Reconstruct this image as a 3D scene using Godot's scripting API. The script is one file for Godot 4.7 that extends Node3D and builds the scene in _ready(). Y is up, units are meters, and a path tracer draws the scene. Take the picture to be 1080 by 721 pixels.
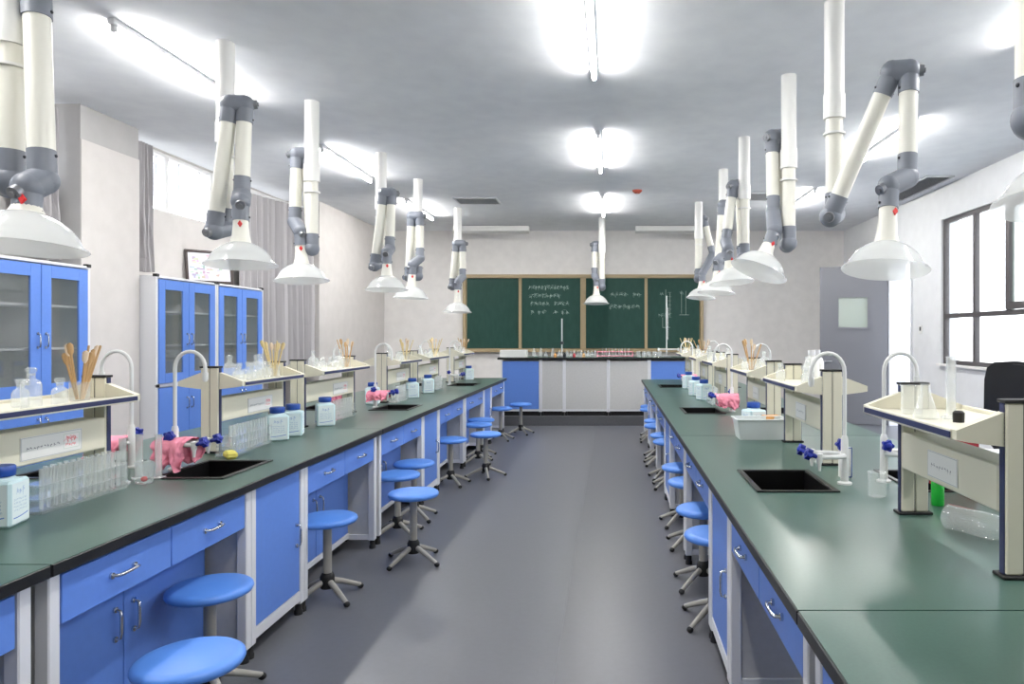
extends Node3D
# A school chemistry laboratory: two rows of benches, fume extraction arms, chalkboard.
# x to the window side, y up, -z towards the chalkboard. Camera stands at the origin.

# ------------------------------------------------------------------ geometry
class Geo:
	var v := PackedVector3Array()
	var n := PackedVector3Array()
	var ix := PackedInt32Array()

	func tri(a: Vector3, b: Vector3, c: Vector3, na: Vector3, nb: Vector3, nc: Vector3) -> void:
		var k := v.size()
		if (b - a).cross(c - a).dot(na + nb + nc) > 0.0:
			v.append_array([a, c, b]); n.append_array([na, nc, nb])
		else:
			v.append_array([a, b, c]); n.append_array([na, nb, nc])
		ix.append_array([k, k + 1, k + 2])

	func flat(p: Array, hint: Vector3) -> void:
		var m: Vector3 = (p[1] - p[0]).cross(p[2] - p[0]).normalized()
		if m.dot(hint) < 0.0: m = -m
		for i in range(1, p.size() - 1):
			tri(p[0], p[i], p[i + 1], m, m, m)

	func box(c: Vector3, s: Vector3, ch := 0.0, b := Basis()) -> void:
		var h := s / 2.0
		if ch <= 0.0:
			for ax in 3:
				for sg in [-1.0, 1.0]:
					var d := Vector3(); d[ax] = sg * h[ax]
					var e := Vector3(); e[(ax + 1) % 3] = h[(ax + 1) % 3]
					var g := Vector3(); g[(ax + 2) % 3] = h[(ax + 2) % 3]
					var q := []
					for w in [d + e + g, d + e - g, d - e - g, d - e + g]: q.append(c + b * w)
					flat(q, b * d)
			return
		var k := h - Vector3(ch, ch, ch)
		for ax in 3:
			var u := (ax + 1) % 3
			var w := (ax + 2) % 3
			for sg in [-1.0, 1.0]:
				var q := []
				for t in [[1, 1], [1, -1], [-1, -1], [-1, 1]]:
					var d := Vector3(); d[ax] = sg * h[ax]; d[u] = t[0] * k[u]; d[w] = t[1] * k[w]
					q.append(c + b * d)
				var hint := Vector3(); hint[ax] = sg
				flat(q, b * hint)
				for sh in [-1.0, 1.0]:
					var q2 := []
					for t in [[0, -1], [0, 1], [1, 1], [1, -1]]:
						var d := Vector3()
						d[ax] = sg * (h[ax] if t[0] == 0 else k[ax])
						d[u] = sh * (k[u] if t[0] == 0 else h[u])
						d[w] = t[1] * k[w]
						q2.append(c + b * d)
					var hi := Vector3(); hi[ax] = sg; hi[u] = sh
					flat(q2, b * hi)
		for sx in [-1.0, 1.0]:
			for sy in [-1.0, 1.0]:
				for sz in [-1.0, 1.0]:
					flat([c + b * Vector3(sx * h.x, sy * k.y, sz * k.z), c + b * Vector3(sx * k.x, sy * h.y, sz * k.z), c + b * Vector3(sx * k.x, sy * k.y, sz * h.z)], b * Vector3(sx, sy, sz))

	# profile: Vector2(radius, height) from one end to the other; axis = basis y
	func lathe(p: Array, seg: int, c := Vector3(), b := Basis(), inward := false) -> void:
		var nn := []
		for i in p.size() - 1:
			var d: Vector2 = p[i + 1] - p[i]
			var m := Vector2(d.y, -d.x).normalized()
			nn.append(m)
		var mid := Vector2()
		for q in p: mid += q
		mid /= p.size()
		for i in p.size() - 1:
			if p[i].distance_to(p[i + 1]) < 1e-6: continue
			var a0: Vector2 = nn[i]
			var a1: Vector2 = nn[i]
			if i > 0 and nn[i - 1].dot(nn[i]) > 0.7: a0 = (nn[i - 1] + nn[i]).normalized()
			if i < nn.size() - 1 and nn[i + 1].dot(nn[i]) > 0.7: a1 = (nn[i + 1] + nn[i]).normalized()
			for s in seg:
				var t0 := TAU * s / seg
				var t1 := TAU * (s + 1) / seg
				var c0 := Vector3(cos(t0), 0, sin(t0))
				var c1 := Vector3(cos(t1), 0, sin(t1))
				var sg := 1.0
				var A: Vector3 = c + b * (c0 * p[i].x + Vector3(0, p[i].y, 0))
				var B: Vector3 = c + b * (c1 * p[i].x + Vector3(0, p[i].y, 0))
				var C: Vector3 = c + b * (c1 * p[i + 1].x + Vector3(0, p[i + 1].y, 0))
				var D: Vector3 = c + b * (c0 * p[i + 1].x + Vector3(0, p[i + 1].y, 0))
				if inward: sg = -1.0
				var nA := b * (c0 * a0.x + Vector3(0, a0.y, 0)) * sg
				var nB := b * (c1 * a0.x + Vector3(0, a0.y, 0)) * sg
				var nC := b * (c1 * a1.x + Vector3(0, a1.y, 0)) * sg
				var nD := b * (c0 * a1.x + Vector3(0, a1.y, 0)) * sg
				if p[i].x > 1e-6: tri(A, B, C, nA, nB, nC)
				if p[i + 1].x > 1e-6: tri(A, C, D, nA, nC, nD)

	func cyl(a: Vector3, c: Vector3, r0: float, r1: float, seg := 16, caps := true) -> void:
		var y := (c - a).normalized()
		var x := y.cross(Vector3(0.123, 0.31, 0.94) if absf(y.z) < 0.9 else Vector3(1, 0.2, 0)).normalized()
		var b := Basis(x, y, x.cross(y))
		var h := a.distance_to(c)
		var p := [Vector2(r0, 0), Vector2(r1, h)]
		if caps: p = [Vector2(0, 0), Vector2(r0, 0), Vector2(r1, h), Vector2(0, h)]
		lathe(p, seg, a, b)

	func ball(c: Vector3, r: Vector3, seg := 16, rings := 8) -> void:
		var p := []
		for i in rings + 1:
			var t := -PI / 2 + PI * i / rings
			p.append(Vector2(cos(t), sin(t)))
		var k := v.size()
		lathe(p, seg)
		for i in range(k, v.size()):
			n[i] = (n[i] / r).normalized()
			v[i] = c + v[i] * r

	func tube(p: Array, rad, seg := 10, caps := true) -> void:
		var rings := []
		var up := Vector3()
		for i in p.size():
			var d: Vector3
			if i == 0: d = p[1] - p[0]
			elif i == p.size() - 1: d = p[i] - p[i - 1]
			else: d = (p[i + 1] - p[i]).normalized() + (p[i] - p[i - 1]).normalized()
			d = d.normalized()
			if i == 0:
				up = d.cross(Vector3(0.3, 0.1, 0.95) if absf(d.z) < 0.8 else Vector3(0.1, 1, 0)).normalized()
			else:
				up = (up - d * up.dot(d)).normalized()
			var w := d.cross(up)
			var r: float = rad[i] if rad is Array else rad
			var ring := []
			for s in seg:
				var t := TAU * s / seg
				ring.append([p[i] + (up * cos(t) + w * sin(t)) * r, up * cos(t) + w * sin(t)])
			rings.append(ring)
		for i in rings.size() - 1:
			for s in seg:
				var A = rings[i][s]
				var B = rings[i][(s + 1) % seg]
				var C = rings[i + 1][(s + 1) % seg]
				var D = rings[i + 1][s]
				tri(A[0], B[0], C[0], A[1], B[1], C[1])
				tri(A[0], C[0], D[0], A[1], C[1], D[1])
		if caps:
			for e in [0, rings.size() - 1]:
				var q := []
				for s in seg: q.append(rings[e][s][0])
				flat(q, (p[0] - p[1]) if e == 0 else (p[-1] - p[-2]))

	# polygon in the local xy plane, extruded along z by depth about the middle
	func prism(poly: Array, depth: float, c := Vector3(), b := Basis()) -> void:
		var pp := PackedVector2Array(poly)
		var t := Geometry2D.triangulate_polygon(pp)
		for sg in [-0.5, 0.5]:
			for i in range(0, t.size(), 3):
				var q := []
				for j in 3: q.append(c + b * Vector3(pp[t[i + j]].x, pp[t[i + j]].y, sg * depth))
				flat(q, b * Vector3(0, 0, sg))
		var cw := Geometry2D.is_polygon_clockwise(pp)
		for i in pp.size():
			var p0 := pp[i]
			var p1 := pp[(i + 1) % pp.size()]
			var d := p1 - p0
			var o := Vector3(d.y, -d.x, 0) * (-1.0 if cw else 1.0)
			flat([c + b * Vector3(p0.x, p0.y, -depth / 2), c + b * Vector3(p1.x, p1.y, -depth / 2), c + b * Vector3(p1.x, p1.y, depth / 2), c + b * Vector3(p0.x, p0.y, depth / 2)], b * o)

	func mesh() -> ArrayMesh:
		var a := []
		a.resize(Mesh.ARRAY_MAX)
		a[Mesh.ARRAY_VERTEX] = v
		a[Mesh.ARRAY_NORMAL] = n
		a[Mesh.ARRAY_INDEX] = ix
		var m := ArrayMesh.new()
		m.add_surface_from_arrays(Mesh.PRIMITIVE_TRIANGLES, a)
		return m


# ------------------------------------------------------------------ nodes
var used := {}
var M := {}
var rng := RandomNumberGenerator.new()

func numbered(called: String) -> String:
	if not used.has(called):
		used[called] = 0
		return called
	used[called] += 1
	return "%s_%03d" % [called, used[called]]

func tag(o: Node, label: String, category: String, group := "") -> Node:
	o.set_meta("label", label)
	o.set_meta("category", category)
	if group: o.set_meta("group", group)
	return o

func thing(called: String, label: String, category: String, at := Vector3.ZERO, turn := 0.0, group := "") -> Node3D:
	var o := Node3D.new()
	o.name = numbered(called)
	add_child(o)
	o.position = at
	o.rotation.y = turn
	tag(o, label, category, group)
	return o

func part(parent: Node, called: String, m, mat: Material, at := Vector3.ZERO, b := Basis()) -> MeshInstance3D:
	var o := MeshInstance3D.new()
	o.name = called
	o.mesh = m.mesh() if m is Geo else m
	o.material_override = mat
	o.transform = Transform3D(b, at)
	parent.add_child(o, true)
	return o

func single(called: String, m, mat: Material, label: String, category: String, at := Vector3.ZERO, turn := 0.0, group := "") -> MeshInstance3D:
	var o := part(self, numbered(called), m, mat, at, Basis(Vector3.UP, turn))
	tag(o, label, category, group)
	return o

func copy(o: Node3D, label: String, at: Vector3, turn := 0.0, group := "") -> Node3D:
	var c: Node3D = o.duplicate()
	var base := str(o.name)
	var re := RegEx.create_from_string("_\\d{3}$")
	base = re.sub(base, "")
	c.name = numbered(base)
	add_child(c)
	c.position = at
	c.rotation = Vector3(0, turn, 0)
	c.set_meta("label", label)
	if group: c.set_meta("group", group)
	return c

func struct(called: String, m, mat: Material, at := Vector3.ZERO) -> MeshInstance3D:
	var o := part(self, called, m, mat, at)
	o.set_meta("kind", "structure")
	return o

func bx(c: Vector3, s: Vector3, ch := 0.0) -> Geo:
	var g := Geo.new()
	g.box(c, s, ch)
	return g

func span(g: Geo, x0: float, x1: float, y0: float, y1: float, d0: float, d1: float, ch := 0.0) -> Geo:
	g.box(Vector3((x0 + x1) / 2, (y0 + y1) / 2, -(d0 + d1) / 2), Vector3(absf(x1 - x0), absf(y1 - y0), absf(d1 - d0)), ch)
	return g

func rod(a: Vector3, b: Vector3, r: float, seg := 10) -> Geo:
	var g := Geo.new()
	g.cyl(a, b, r, r, seg)
	return g

# ------------------------------------------------------------------ materials
func mat(called: String, c: Color, rough := 0.5, metal := 0.0, spec := 0.5) -> StandardMaterial3D:
	var m := StandardMaterial3D.new()
	m.resource_name = called
	m.albedo_color = c
	m.roughness = rough
	m.metallic = metal
	m.metallic_specular = spec
	M[called] = m
	return m

func glass(called: String, c: Color, a: float, rough := 0.03) -> StandardMaterial3D:
	var m := mat(called, Color(c.r, c.g, c.b, a), rough)
	m.transparency = BaseMaterial3D.TRANSPARENCY_ALPHA
	return m

func noise_tex(freq: float, lo: Color, hi: Color, sd: int, oct := 4, size := 512) -> NoiseTexture2D:
	var t := NoiseTexture2D.new()
	var f := FastNoiseLite.new()
	f.seed = sd
	f.frequency = freq
	f.fractal_octaves = oct
	t.noise = f
	t.width = size
	t.height = size
	t.seamless = true
	var g := Gradient.new()
	g.set_color(0, lo)
	g.set_color(1, hi)
	t.color_ramp = g
	return t

func triplanar(m: StandardMaterial3D, t: Texture2D, sc: float) -> void:
	m.albedo_texture = t
	m.uv1_triplanar = true
	m.uv1_world_triplanar = true
	m.uv1_scale = Vector3(sc, sc, sc)

func materials() -> void:
	var m := mat("wall_paint", Color(0.945, 0.935, 0.925), 0.85, 0, 0.3)
	triplanar(m, noise_tex(0.02, Color(0.965, 0.965, 0.965), Color(1, 1, 1), 3), 0.4)
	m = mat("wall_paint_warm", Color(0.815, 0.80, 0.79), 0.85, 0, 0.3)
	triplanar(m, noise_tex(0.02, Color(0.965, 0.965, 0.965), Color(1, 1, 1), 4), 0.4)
	m = mat("pillar_grey", Color(0.70, 0.695, 0.695), 0.85, 0, 0.3)
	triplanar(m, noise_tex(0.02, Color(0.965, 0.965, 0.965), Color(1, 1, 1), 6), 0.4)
	m = mat("wall_paint_cool", Color(0.895, 0.9, 0.905), 0.8, 0, 0.35)
	triplanar(m, noise_tex(0.02, Color(0.975, 0.975, 0.975), Color(1, 1, 1), 2), 0.4)
	m = mat("ceiling_paint", Color(0.935, 0.945, 0.96), 0.9, 0, 0.3)
	triplanar(m, noise_tex(0.02, Color(0.965, 0.965, 0.97), Color(1, 1, 1), 5), 0.3)
	m = mat("floor_vinyl", Color(0.39, 0.397, 0.42), 0.36, 0, 0.45)
	triplanar(m, noise_tex(0.06, Color(0.97, 0.97, 0.97), Color(1, 1, 1), 8, 5), 0.7)
	m = mat("floor_vinyl_b", Color(0.375, 0.38, 0.405), 0.36, 0, 0.45)
	triplanar(m, noise_tex(0.06, Color(0.97, 0.97, 0.97), Color(1, 1, 1), 28, 5), 0.7)
	m = mat("podium_vinyl", Color(0.33, 0.335, 0.35), 0.45)
	triplanar(m, noise_tex(0.06, Color(0.93, 0.93, 0.935), Color(1, 1, 1), 18, 5), 0.7)
	m = mat("worktop_green", Color(0.265, 0.375, 0.342), 0.28, 0, 0.5)
	triplanar(m, noise_tex(0.12, Color(0.93, 0.94, 0.94), Color(1, 1, 1), 12, 5), 1.2)
	mat("worktop_edge", Color(0.055, 0.06, 0.065), 0.4)
	mat("sink_black", Color(0.035, 0.035, 0.04), 0.35)
	m = mat("blue_panel", Color(0.375, 0.535, 0.85), 0.38)
	triplanar(m, noise_tex(0.05, Color(0.97, 0.97, 0.975), Color(1, 1, 1), 22), 1.0)
	mat("white_frame", Color(0.86, 0.865, 0.88), 0.45)
	m = mat("grey_board", Color(0.77, 0.77, 0.765), 0.55)
	triplanar(m, noise_tex(0.05, Color(0.96, 0.96, 0.96), Color(1, 1, 1), 23), 1.0)
	mat("black_rubber", Color(0.05, 0.05, 0.055), 0.6)
	mat("chrome", Color(0.82, 0.83, 0.85), 0.2, 1.0)
	mat("stool_blue", Color(0.34, 0.555, 0.89), 0.42)
	mat("stool_leg", Color(0.62, 0.61, 0.58), 0.4)
	mat("cream", Color(0.86, 0.845, 0.77), 0.45)
	mat("cream_groove", Color(0.45, 0.44, 0.41), 0.5)
	mat("navy_strip", Color(0.14, 0.17, 0.33), 0.4)
	mat("duct_white", Color(0.90, 0.90, 0.89), 0.4)
	mat("arm_cream", Color(0.885, 0.88, 0.84), 0.42)
	mat("joint_grey", Color(0.45, 0.47, 0.51), 0.45)
	mat("knob_dark", Color(0.25, 0.26, 0.28), 0.4, 0.6)
	mat("knob_metal", Color(0.50, 0.51, 0.53), 0.35, 0.5)
	mat("knob_red", Color(0.80, 0.12, 0.12), 0.4)
	m = mat("hood_plastic", Color(0.95, 0.96, 0.955, 0.42), 0.12)
	m.backlight_enabled = true
	m.backlight = Color(0.5, 0.5, 0.5)
	m.transparency = BaseMaterial3D.TRANSPARENCY_ALPHA
	m = mat("curtain_grey", Color(0.76, 0.75, 0.76), 0.9, 0, 0.2)
	m.backlight_enabled = true
	m.backlight = Color(0.45, 0.45, 0.46)
	triplanar(m, noise_tex(0.2, Color(0.93, 0.93, 0.93), Color(1, 1, 1), 31), 3.0)
	mat("window_frame", Color(0.30, 0.285, 0.29), 0.5)
	mat("window_white", Color(0.86, 0.86, 0.86), 0.5)
	glass("pane_glass", Color(0.9, 0.93, 0.92), 0.06)
	glass("frosted_glass", Color(0.80, 0.86, 0.82), 0.35, 0.2)
	glass("cabinet_glass", Color(0.50, 0.54, 0.54), 0.2)
	glass("clear_glass", Color(0.93, 0.955, 0.955), 0.26, 0.04)
	glass("blue_liquid", Color(0.55, 0.72, 0.80), 0.55, 0.05)
	glass("acrylic", Color(0.88, 0.92, 0.92), 0.2, 0.06)
	glass("tube_glass", Color(0.94, 0.96, 0.96), 0.30, 0.04)
	mat("door_grey", Color(0.445, 0.45, 0.475), 0.5)
	mat("board_frame", Color(0.66, 0.59, 0.46), 0.45)
	mat("tap_white", Color(0.88, 0.885, 0.88), 0.3)
	mat("tap_blue", Color(0.10, 0.17, 0.58), 0.35)
	m = mat("cloth_pink", Color(0.93, 0.59, 0.67), 0.95, 0, 0.2)
	mat("bottle_white", Color(0.80, 0.90, 0.92), 0.4)
	mat("cap_blue", Color(0.10, 0.28, 0.62), 0.4)
	m = mat("wood_stick", Color(0.74, 0.60, 0.42), 0.7)
	mat("wood_pale", Color(0.84, 0.76, 0.56), 0.7)
	mat("bristle", Color(0.86, 0.78, 0.68), 0.9)
	mat("bin_plastic", Color(0.90, 0.92, 0.92, 0.88), 0.3).transparency = BaseMaterial3D.TRANSPARENCY_ALPHA
	mat("carton_white", Color(0.90, 0.90, 0.89), 0.7)
	mat("carton_orange", Color(0.85, 0.62, 0.36), 0.7)
	mat("green_bottle", Color(0.10, 0.72, 0.22), 0.3)
	mat("red_book", Color(0.62, 0.16, 0.20), 0.6)
	mat("sponge", Color(0.86, 0.82, 0.42), 0.9)
	mat("chair_leather", Color(0.045, 0.045, 0.05), 0.42)
	mat("picture_frame", Color(0.18, 0.11, 0.09), 0.4)
	mat("vent_metal", Color(0.78, 0.79, 0.80), 0.5)
	mat("vent_dark", Color(0.42, 0.43, 0.44), 0.6)
	mat("detector_red", Color(0.72, 0.30, 0.22), 0.5)
	mat("steel", Color(0.70, 0.71, 0.73), 0.3, 0.9)
	mat("outside_floor", Color(0.88, 0.88, 0.87), 0.8)
	m = mat("lamp_tube", Color(1, 1, 1), 0.4)
	m.emission_enabled = true
	m.emission = Color(1.0, 0.99, 0.975)
	m.emission_energy_multiplier = TUBE_GLOW
	# flat print
	mat("label_red", Color(1, 1, 1), 0.5).albedo_texture = label_print(true)
	mat("label_plain", Color(1, 1, 1), 0.5).albedo_texture = label_print(false)
	mat("bottle_print", Color(1, 1, 1), 0.5).albedo_texture = bottle_print()
	mat("certificate_print", Color(1, 1, 1), 0.3).albedo_texture = certificate_print()
	for i in 4:
		var c := mat("chalkboard_%d" % i, Color(1, 1, 1), 0.55, 0, 0.4)
		c.albedo_texture = board_print(i)

func glyph(im: Image, x: int, y: int, w: int, h: int, c: Color, r: RandomNumberGenerator, strokes: int) -> void:
	for s in strokes:
		var x0 := x + r.randf() * w * 0.6
		var y0 := y + r.randf() * h * 0.8
		var k := r.randi() % 4
		var dx := w * (0.35 + 0.5 * r.randf())
		var dy := 0.0
		if k == 1: dx = 0.0; dy = h * (0.35 + 0.5 * r.randf())
		elif k == 2: dy = h * 0.4
		elif k == 3: dx *= -0.7; dy = h * 0.4
		line(im, x0, y0, x0 + dx, y0 + dy, c)

func line(im: Image, x0: float, y0: float, x1: float, y1: float, c: Color, wide := 1) -> void:
	var steps := int(maxf(absf(x1 - x0), absf(y1 - y0))) + 1
	for i in steps + 1:
		var x := int(lerpf(x0, x1, float(i) / steps))
		var y := int(lerpf(y0, y1, float(i) / steps))
		for a in wide:
			for b in wide:
				if x + a >= 0 and y + b >= 0 and x + a < im.get_width() and y + b < im.get_height():
					var o := im.get_pixel(x + a, y + b)
					im.set_pixel(x + a, y + b, o.lerp(c, c.a))

func label_print(red: bool) -> ImageTexture:
	var r := RandomNumberGenerator.new()
	r.seed = 4
	var im := Image.create(200, 72, false, Image.FORMAT_RGBA8)
	im.fill(Color(0.90, 0.90, 0.89))
	for e in [Rect2i(0, 0, 200, 2), Rect2i(0, 70, 200, 2), Rect2i(0, 0, 2, 72), Rect2i(198, 0, 2, 72)]: im.fill_rect(e, Color(0.72, 0.73, 0.74))
	var n := 10 if red else 8
	for i in n:
		glyph(im, (16 if red else 24) + i * (11 if red else 19), 32, 6 if red else 9, 7 if red else 9, Color(0.25, 0.25, 0.3, 0.8), r, 5)
	if red:
		im.fill_rect(Rect2i(136, 10, 56, 50), Color(0.80, 0.84, 0.80))
		im.fill_rect(Rect2i(138, 12, 52, 46), Color(0.93, 0.92, 0.91))
		for i in 3: glyph(im, 143 + i * 14, 16, 13, 18, Color(0.88, 0.2, 0.25, 0.95), r, 9)
		for i in 4: glyph(im, 143 + i * 10, 42, 9, 8, Color(0.88, 0.3, 0.32, 0.8), r, 5)
	return ImageTexture.create_from_image(im)

func bottle_print() -> ImageTexture:
	var r := RandomNumberGenerator.new()
	r.seed = 14
	var im := Image.create(128, 160, false, Image.FORMAT_RGBA8)
	im.fill(Color(0.88, 0.93, 0.94))
	for i in 3: glyph(im, 34 + i * 20, 18, 16, 24, Color(0.25, 0.45, 0.75, 0.95), r, 7)
	for j in 4:
		for i in 9: glyph(im, 14 + i * 11, 62 + j * 14, 7, 7, Color(0.45, 0.58, 0.75, 0.7), r, 4)
	for x in range(10, 118):
		var y := 136 - int(10.0 * pow((x - 10) / 108.0, 2.0))
		for k in 4: im.set_pixel(x, y + k, Color(0.30, 0.48, 0.80))
	return ImageTexture.create_from_image(im)

func certificate_print() -> ImageTexture:
	var r := RandomNumberGenerator.new()
	r.seed = 24
	var im := Image.create(160, 120, false, Image.FORMAT_RGBA8)
	im.fill(Color(0.88, 0.88, 0.91))
	for k in 60:
		var c := Color.from_hsv(r.randf(), 0.15, 0.7 + 0.2 * r.randf())
		im.fill_rect(Rect2i(r.randi() % 140 + 5, r.randi() % 100 + 5, 6 + r.randi() % 14, 4 + r.randi() % 10), c)
	return ImageTexture.create_from_image(im)

func board_print(i: int) -> ImageTexture:
	var r := RandomNumberGenerator.new()
	r.seed = 40 + i
	var w := 480
	var h := 560
	var im := Image.create(w, h, false, Image.FORMAT_RGBA8)
	var f := FastNoiseLite.new()
	f.seed = 60 + i
	f.frequency = 0.012
	f.fractal_octaves = 4
	for y in h:
		for x in w:
			var k := f.get_noise_2d(x * 2.0, y * 0.7) * 0.022
			im.set_pixel(x, y, Color(0.115 + k, 0.27 + k, 0.235 + k))
	var chalk := Color(0.9, 0.93, 0.9, 0.92)
	# sizes in shares of the panel
	var rows := []
	if i == 1: rows = [[0.13, 0.10, 13, 0.0], [0.15, 0.215, 8, 0.0], [0.16, 0.33, 10, 0.2], [0.16, 0.45, 10, 0.2]]
	if i == 2: rows = [[0.44, 0.20, 7, 0.1], [0.42, 0.37, 7, 0.1]]
	for row in rows:
		for k in row[2]:
			if r.randf() < row[3]: continue
			var cw: float = (0.66 if i == 1 else 0.5) * w / (13.0 if i == 1 else 7.0)
			if row[2] < 13 and i == 1: cw = 0.70 * w / 11.0
			glyph(im, int(row[0] * w + k * cw), int(row[1] * h), int(cw * 0.8), int(0.055 * h), chalk, r, 8)
			glyph(im, int(row[0] * w + k * cw) + 1, int(row[1] * h), int(cw * 0.8), int(0.055 * h), chalk, r, 4)
	if i == 3:
		for p in [[0.36, 0.16, 0.36, 0.72], [0.44, 0.2, 0.44, 0.55], [0.66, 0.18, 0.66, 0.5], [0.74, 0.18, 0.74, 0.52], [0.62, 0.52, 0.80, 0.52], [0.30, 0.56, 0.30, 0.7], [0.3, 0.7, 0.44, 0.7]]:
			line(im, p[0] * w, p[1] * h, p[2] * w, p[3] * h, chalk, 2)
		for k in 7: line(im, 0.40 * w, (0.2 + k * 0.06) * h, 0.47 * w, (0.2 + k * 0.06) * h, chalk)
		for p in [[0.24, 0.20], [0.62, 0.18], [0.22, 0.50], [0.29, 0.50], [0.36, 0.5]]:
			for k in 2: glyph(im, int(p[0] * w) + k * 22, int(p[1] * h), 18, 24, chalk, r, 6)
	return ImageTexture.create_from_image(im)


# ------------------------------------------------------------------ layout numbers
const CEIL := 3.56
const BACK := 13.9      # chalkboard wall
const REAR := -3.2      # wall behind the camera
const XR := 4.6
const XL := -5.02
const TOP := 0.833      # worktop surface
const PITCH := 2.95
const ROWX := [-2.305, 1.128]
const ROWZ := [2.04, 1.70]      # start of the third bench from the podium
const SIDE := [1.0, -1.0]       # towards the aisle
const ROWNAME := ["cabinet-side row", "window-side row"]
const FROM := ["fourth", "third", "second", "first"]
const TUBE_GLOW := 85.0
const LAMP_POWER := 2.2
const SKY := 4.0

func at(row: int, k: int, a: float, t: float, y := TOP) -> Vector3:
	return Vector3(ROWX[row] + SIDE[row] * a, y, -(ROWZ[row] + PITCH * (k - 1) + t))

func turn(row: int) -> float:
	return 0.0 if row == 0 else PI

func bench(row: int, k: int) -> String:
	return "%s bench from podium, %s" % [FROM[k], ROWNAME[row]]


# ------------------------------------------------------------------ scene
func _ready() -> void:
	rng.seed = 7
	var cam := Camera3D.new()
	cam.name = "camera"
	cam.projection = Camera3D.PROJECTION_FRUSTUM
	cam.near = 0.05
	cam.far = 200.0
	cam.size = 721.0 / 740.0 * cam.near
	cam.frustum_offset = Vector2(-105.0 / 740.0, -7.5 / 740.0) * cam.near
	cam.position = Vector3(0, 1.5, 0)
	add_child(cam)
	cam.current = true
	var we := WorldEnvironment.new()
	var env := Environment.new()
	env.background_mode = Environment.BG_SKY
	var sky := Sky.new()
	var sm := ProceduralSkyMaterial.new()
	sm.sky_top_color = Color(0.88, 0.92, 0.97)
	sm.sky_horizon_color = Color(0.97, 0.98, 1.0)
	sm.ground_bottom_color = Color(0.80, 0.80, 0.80)
	sm.ground_horizon_color = Color(0.93, 0.94, 0.95)
	sm.energy_multiplier = SKY
	sky.sky_material = sm
	env.sky = sky
	env.tonemap_mode = Environment.TONE_MAPPER_LINEAR
	env.tonemap_exposure = 1.27
	env.sdfgi_enabled = true
	env.ssao_enabled = true
	env.ssil_enabled = true
	we.environment = env
	add_child(we)

	materials()
	room()
	lamps()
	chalkboard()
	benches()
	podium_bench()
	cabinets()
	arms()
	stools()
	racks()
	taps()
	dressing()
	podium_dressing()
	small_fittings()
	office_chair()


# ------------------------------------------------------------------ the room
func wall_with(g: Geo, x0: float, x1: float, d0: float, d1: float, holes: Array) -> void:
	# holes: [near, far, low, high], sorted by depth
	var d := d0
	for h in holes:
		if h[0] > d: span(g, x0, x1, -0.02, CEIL, d, h[0])
		if h[2] > 0: span(g, x0, x1, -0.02, h[2], h[0], h[1])
		if h[3] < CEIL: span(g, x0, x1, h[3], CEIL, h[0], h[1])
		d = h[1]
	if d < d1: span(g, x0, x1, -0.02, CEIL, d, d1)

func room() -> void:
	var g := Geo.new()
	span(g, XL - 0.25, XR + 0.25, -0.2, -0.003, REAR - 0.2, BACK + 0.2)
	var fl := struct("floor", g, M.floor_vinyl)
	# welded vinyl sheets, two metres wide
	var xs := [XL, -4.25, -2.25, -0.25, 1.75, 3.75, XR]
	for i in xs.size() - 1:
		part(fl, "vinyl_sheet", span(Geo.new(), xs[i] + 0.0015, xs[i + 1] - 0.0015, -0.003, 0.0, REAR, BACK), M.floor_vinyl_b if i % 2 else M.floor_vinyl)
	g = Geo.new()
	span(g, XL - 0.25, XR + 0.25, CEIL, CEIL + 0.2, REAR - 0.2, BACK + 0.2)
	struct("ceiling", g, M.ceiling_paint)
	g = Geo.new()
	span(g, XL - 0.25, XR + 0.25, -0.02, CEIL, BACK, BACK + 0.2)
	struct("wall_back", g, M.wall_paint)
	g = Geo.new()
	span(g, XL - 0.25, XR + 0.25, -0.02, CEIL, REAR - 0.2, REAR)
	struct("wall_front", g, M.wall_paint)
	g = Geo.new()
	wall_with(g, XR, XR + 0.24, REAR, BACK, [[1.2, 4.8, 1.1, 3.1], [6.2, 9.79, 1.1, 3.1], [10.75, 11.6, 0.0, 2.68]])
	struct("wall_right", g, M.wall_paint_cool)
	g = Geo.new()
	wall_with(g, XL - 0.24, XL, REAR, BACK, [[-1.0, 2.4, 2.88, 3.555], [3.2, 6.2, 2.88, 3.555], [7.06, 10.74, 2.88, 3.555]])
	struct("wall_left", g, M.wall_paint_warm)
	# pillars standing out of the cabinet-side wall
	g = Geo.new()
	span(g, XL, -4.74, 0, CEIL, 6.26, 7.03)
	struct("wall_pillar", g, M.pillar_grey)  # core toned greyer than its facing, seen on the near side and top band
	g = Geo.new()
	span(g, -4.74, -4.73, 0, 3.25, 6.262, 7.03)
	struct("trim_2", g, M.wall_paint_warm)
	g = Geo.new()
	span(g, XL, -4.5, 0, CEIL, 10.8, BACK)
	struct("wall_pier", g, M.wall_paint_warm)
	g = Geo.new()
	span(g, XL, -4.73, 0, CEIL, 2.42, 3.18)
	struct("wall_pillar_001", g, M.wall_paint_warm)
	# platform under the demonstration bench
	g = Geo.new()
	span(g, -3.6, 2.6, 0.0, 0.15, 11.6, BACK)
	struct("floor_podium", g, M.podium_vinyl)
	g = Geo.new()
	span(g, -3.6, 2.6, 0.0, 0.151, 11.585, 11.6)
	struct("trim_1", g, M.podium_vinyl)
	# ground and walkway outside
	g = Geo.new()
	span(g, XR + 0.24, XR + 3.2, -0.2, -0.01, REAR, 20)
	struct("floor_walkway", g, M.outside_floor)
	# baseboards
	g = Geo.new()
	span(g, XR - 0.012, XR, 0, 0.1, REAR, 10.70)
	span(g, XR - 0.012, XR, 0, 0.1, 11.65, BACK)
	struct("baseboard_right", g, M.grey_board)

	windows()
	door()

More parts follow.
